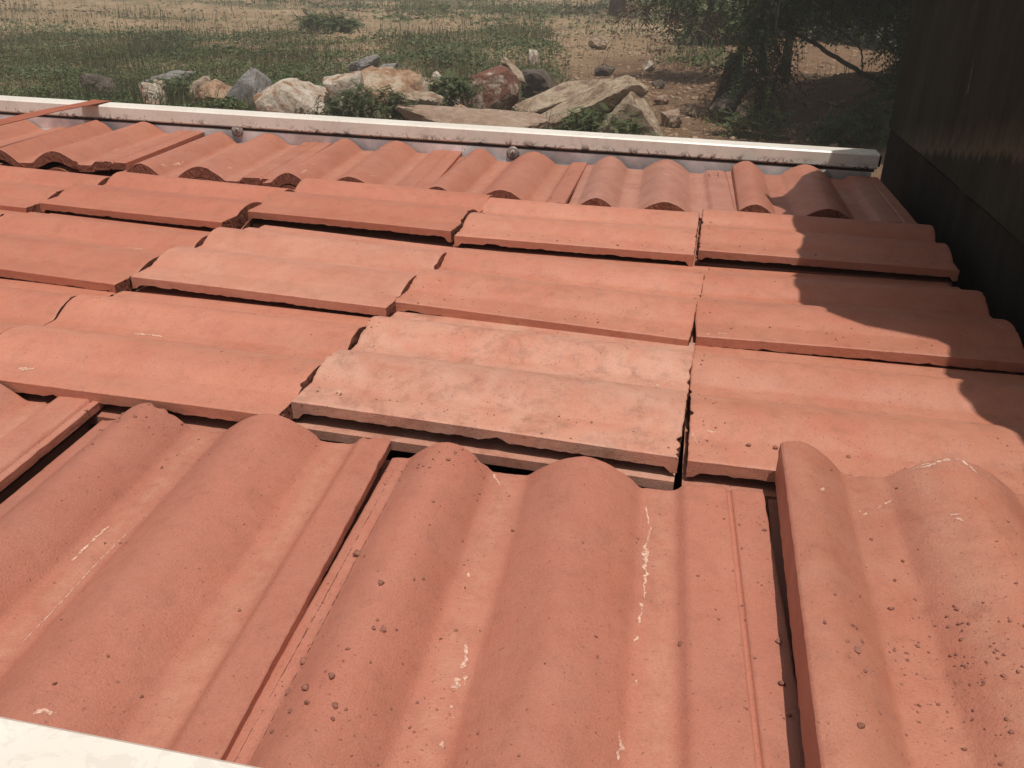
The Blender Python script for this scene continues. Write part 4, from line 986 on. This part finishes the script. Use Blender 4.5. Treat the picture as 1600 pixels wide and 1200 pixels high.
tree('feathery_tree', 'feathery green tree hanging into the top of the photo behind the bank', (1.5, 15.5, z0),
     [([(1.5, 15.5, z0 - .1), (1.45, 15.5, -.2), (1.2, 15.4, 1.2)], .09, .05)], [([(1.4, 15.5, .3), (.6, 15.4, .6), (-.4, 15.2, .5)], .03, .015), ([(1.4, 15.5, .4), (2.4, 15.4, .5), (3.4, 15.2, .3)], .03, .015)],
     [(800, (1.6, 15.4, .55), (2.6, 1.0, .65)), (400, (3.0, 15.0, .25), (1.3, .7, .55)), (160, (-.3, 15.2, .22), (.8, .5, .32))], 8, hang=.5, dead=[(26, (-1.05, 15.2, -.02), (.3, .2, .18)), (20, (-.35, 15.2, -.10), (.2, .2, .12)), (16, (.25, 15.1, -.22), (.2, .2, .1))])
z0 = float(gh(-2.9, 31))
tree('background_tree', 'tree trunk cut by the top of the photo above the bare slope', (-2.9, 31, z0),
     [([(-2.9, 31, z0 - .1), (-2.85, 31, 1.0), (-2.6, 31, 3)], .3, .2)], [], [(300, (-2.5, 31, 3.2), (2.5, 2, 1.2))], 9, smin=1.6, smax=2.4)
for i, (x, y, r_, lab) in enumerate(((.35, 20.5, 1.0, 'round green bush on the slope under the feathery tree'), (3.6, 22, 1.3, 'sunlit green bush behind the bank, seen under the branches'), (5.0, 25, 1.6, 'green bush far behind the bank near the headboard'), (1.9, 24.5, 1.2, 'pale green bush behind the leafy trunk'))):
    zz = float(gh(x, y))
    tree('bush', lab, (x, y, zz), [([(x, y, zz - .05), (x + .1, y, zz + .5)], .03, .015)], [], [(420, (x, y, zz + r_ * .35), (r_, r_ * .8, r_ * .5))], 30 + i, M_bush, TPL_B, 'bush', 'bushes behind the bank', 1.0, 1.6, 0)
def stump():
    rng = np.random.default_rng(4); x0, y0 = .42, 11.3; z0 = float(gh(x0, y0)); mb = MB()
    for i in range(7):
        a = i * .9; r_ = .10 if i else 0
        p = [(math.cos(a) * r_ * 1.6, math.sin(a) * r_ * 1.6, -.1), (math.cos(a) * r_, math.sin(a) * r_, .3), (math.cos(a) * r_ * .6 + rng.normal(0, .03), math.sin(a) * r_ * .6, .45 + rng.uniform(0, .35))]
        q = []
        for k in range(2): q += list(crook(p[k], p[k + 1], 5, .012, rng))[:-1]
        q.append(np.array(p[-1])); mb.tube([tuple(v) for v in q], list(np.linspace(.10, .03, len(q)) * rng.uniform(.7, 1.1)), 9)
    o = mb.build('stump', M_bark, smooth=True, loc=(x0, y0, z0)); tag(o, 'gnarled dark brown stump left of the leafy tree', 'stump')
stump()
# weeds crowding the boulders
for i, (x, y, z, rx, n_, lab) in enumerate(((-3.60, 8.75, B0 + .22, .62, 520, 'low leafy weed clump in front of the ochre boulder'), (-2.95, 9.9, B0 + .32, .38, 300, 'weed clump between the knobbly white stone and the red boulder'), (-5.05, 9.9, B0 + .25, .40, 240, 'broad leaved weed between the grey and white boulders'),
        (-.95, 8.7, B0 + .14, .55, 260, 'weeds growing beneath the front slab and beside the peaked rock'), (-6.5, 9.7, B0 + .16, .5, 260, 'weeds among the small tan rocks on the left'), (.65, 9.6, B0 + .12, .5, 200, 'straggly grey green weeds at the foot of the leafy tree'), (-10.6, 23.5, float(gh(-10.6, 23.5)) + .35, .55, 160, 'dark spiky shrub at the top left, left one of the pair'), (-9.6, 22.8, float(gh(-9.6, 22.8)) + .3, .5, 150, 'dark spiky shrub at the top left, right one of the pair'))):
    zz = float(gh(x, y))
    tree('weed_clump' if i < 6 else 'shrub', lab, (x, y, zz), [([(x, y, zz), (x + .03, y, z)], .008, .004)], [], [(n_, (x, y, z), (rx, rx * .55, max(.14, rx * .42)))], 60 + i, M_bush if i == 0 else M_weed, TPL_B, 'weed' if i < 6 else 'shrub', None, .28 if i < 6 else .8, .55 if i < 6 else 1.3, 0)
# ------------------------------------------------------------------ dusty air
mb = MB(); mb.box((-420, -320, -4), (420, 520, 7))
hz = bpy.data.materials.new('dusty_air'); hz.use_nodes = True; hn = hz.node_tree.nodes; hn.clear()
pv = hn.new('ShaderNodeVolumePrincipled'); pv.inputs['Color'].default_value = (.92, .90, .86, 1); pv.inputs['Density'].default_value = .0058; pv.inputs['Anisotropy'].default_value = .2
ho = hn.new('ShaderNodeOutputMaterial'); hz.node_tree.links.new(pv.outputs[0], ho.inputs['Volume'])
o = mb.build('haze', hz); o['kind'] = 'stuff'; tag(o, 'pale dusty haze hanging in the air over the waste ground', 'haze')
S.render.film_transparent = False
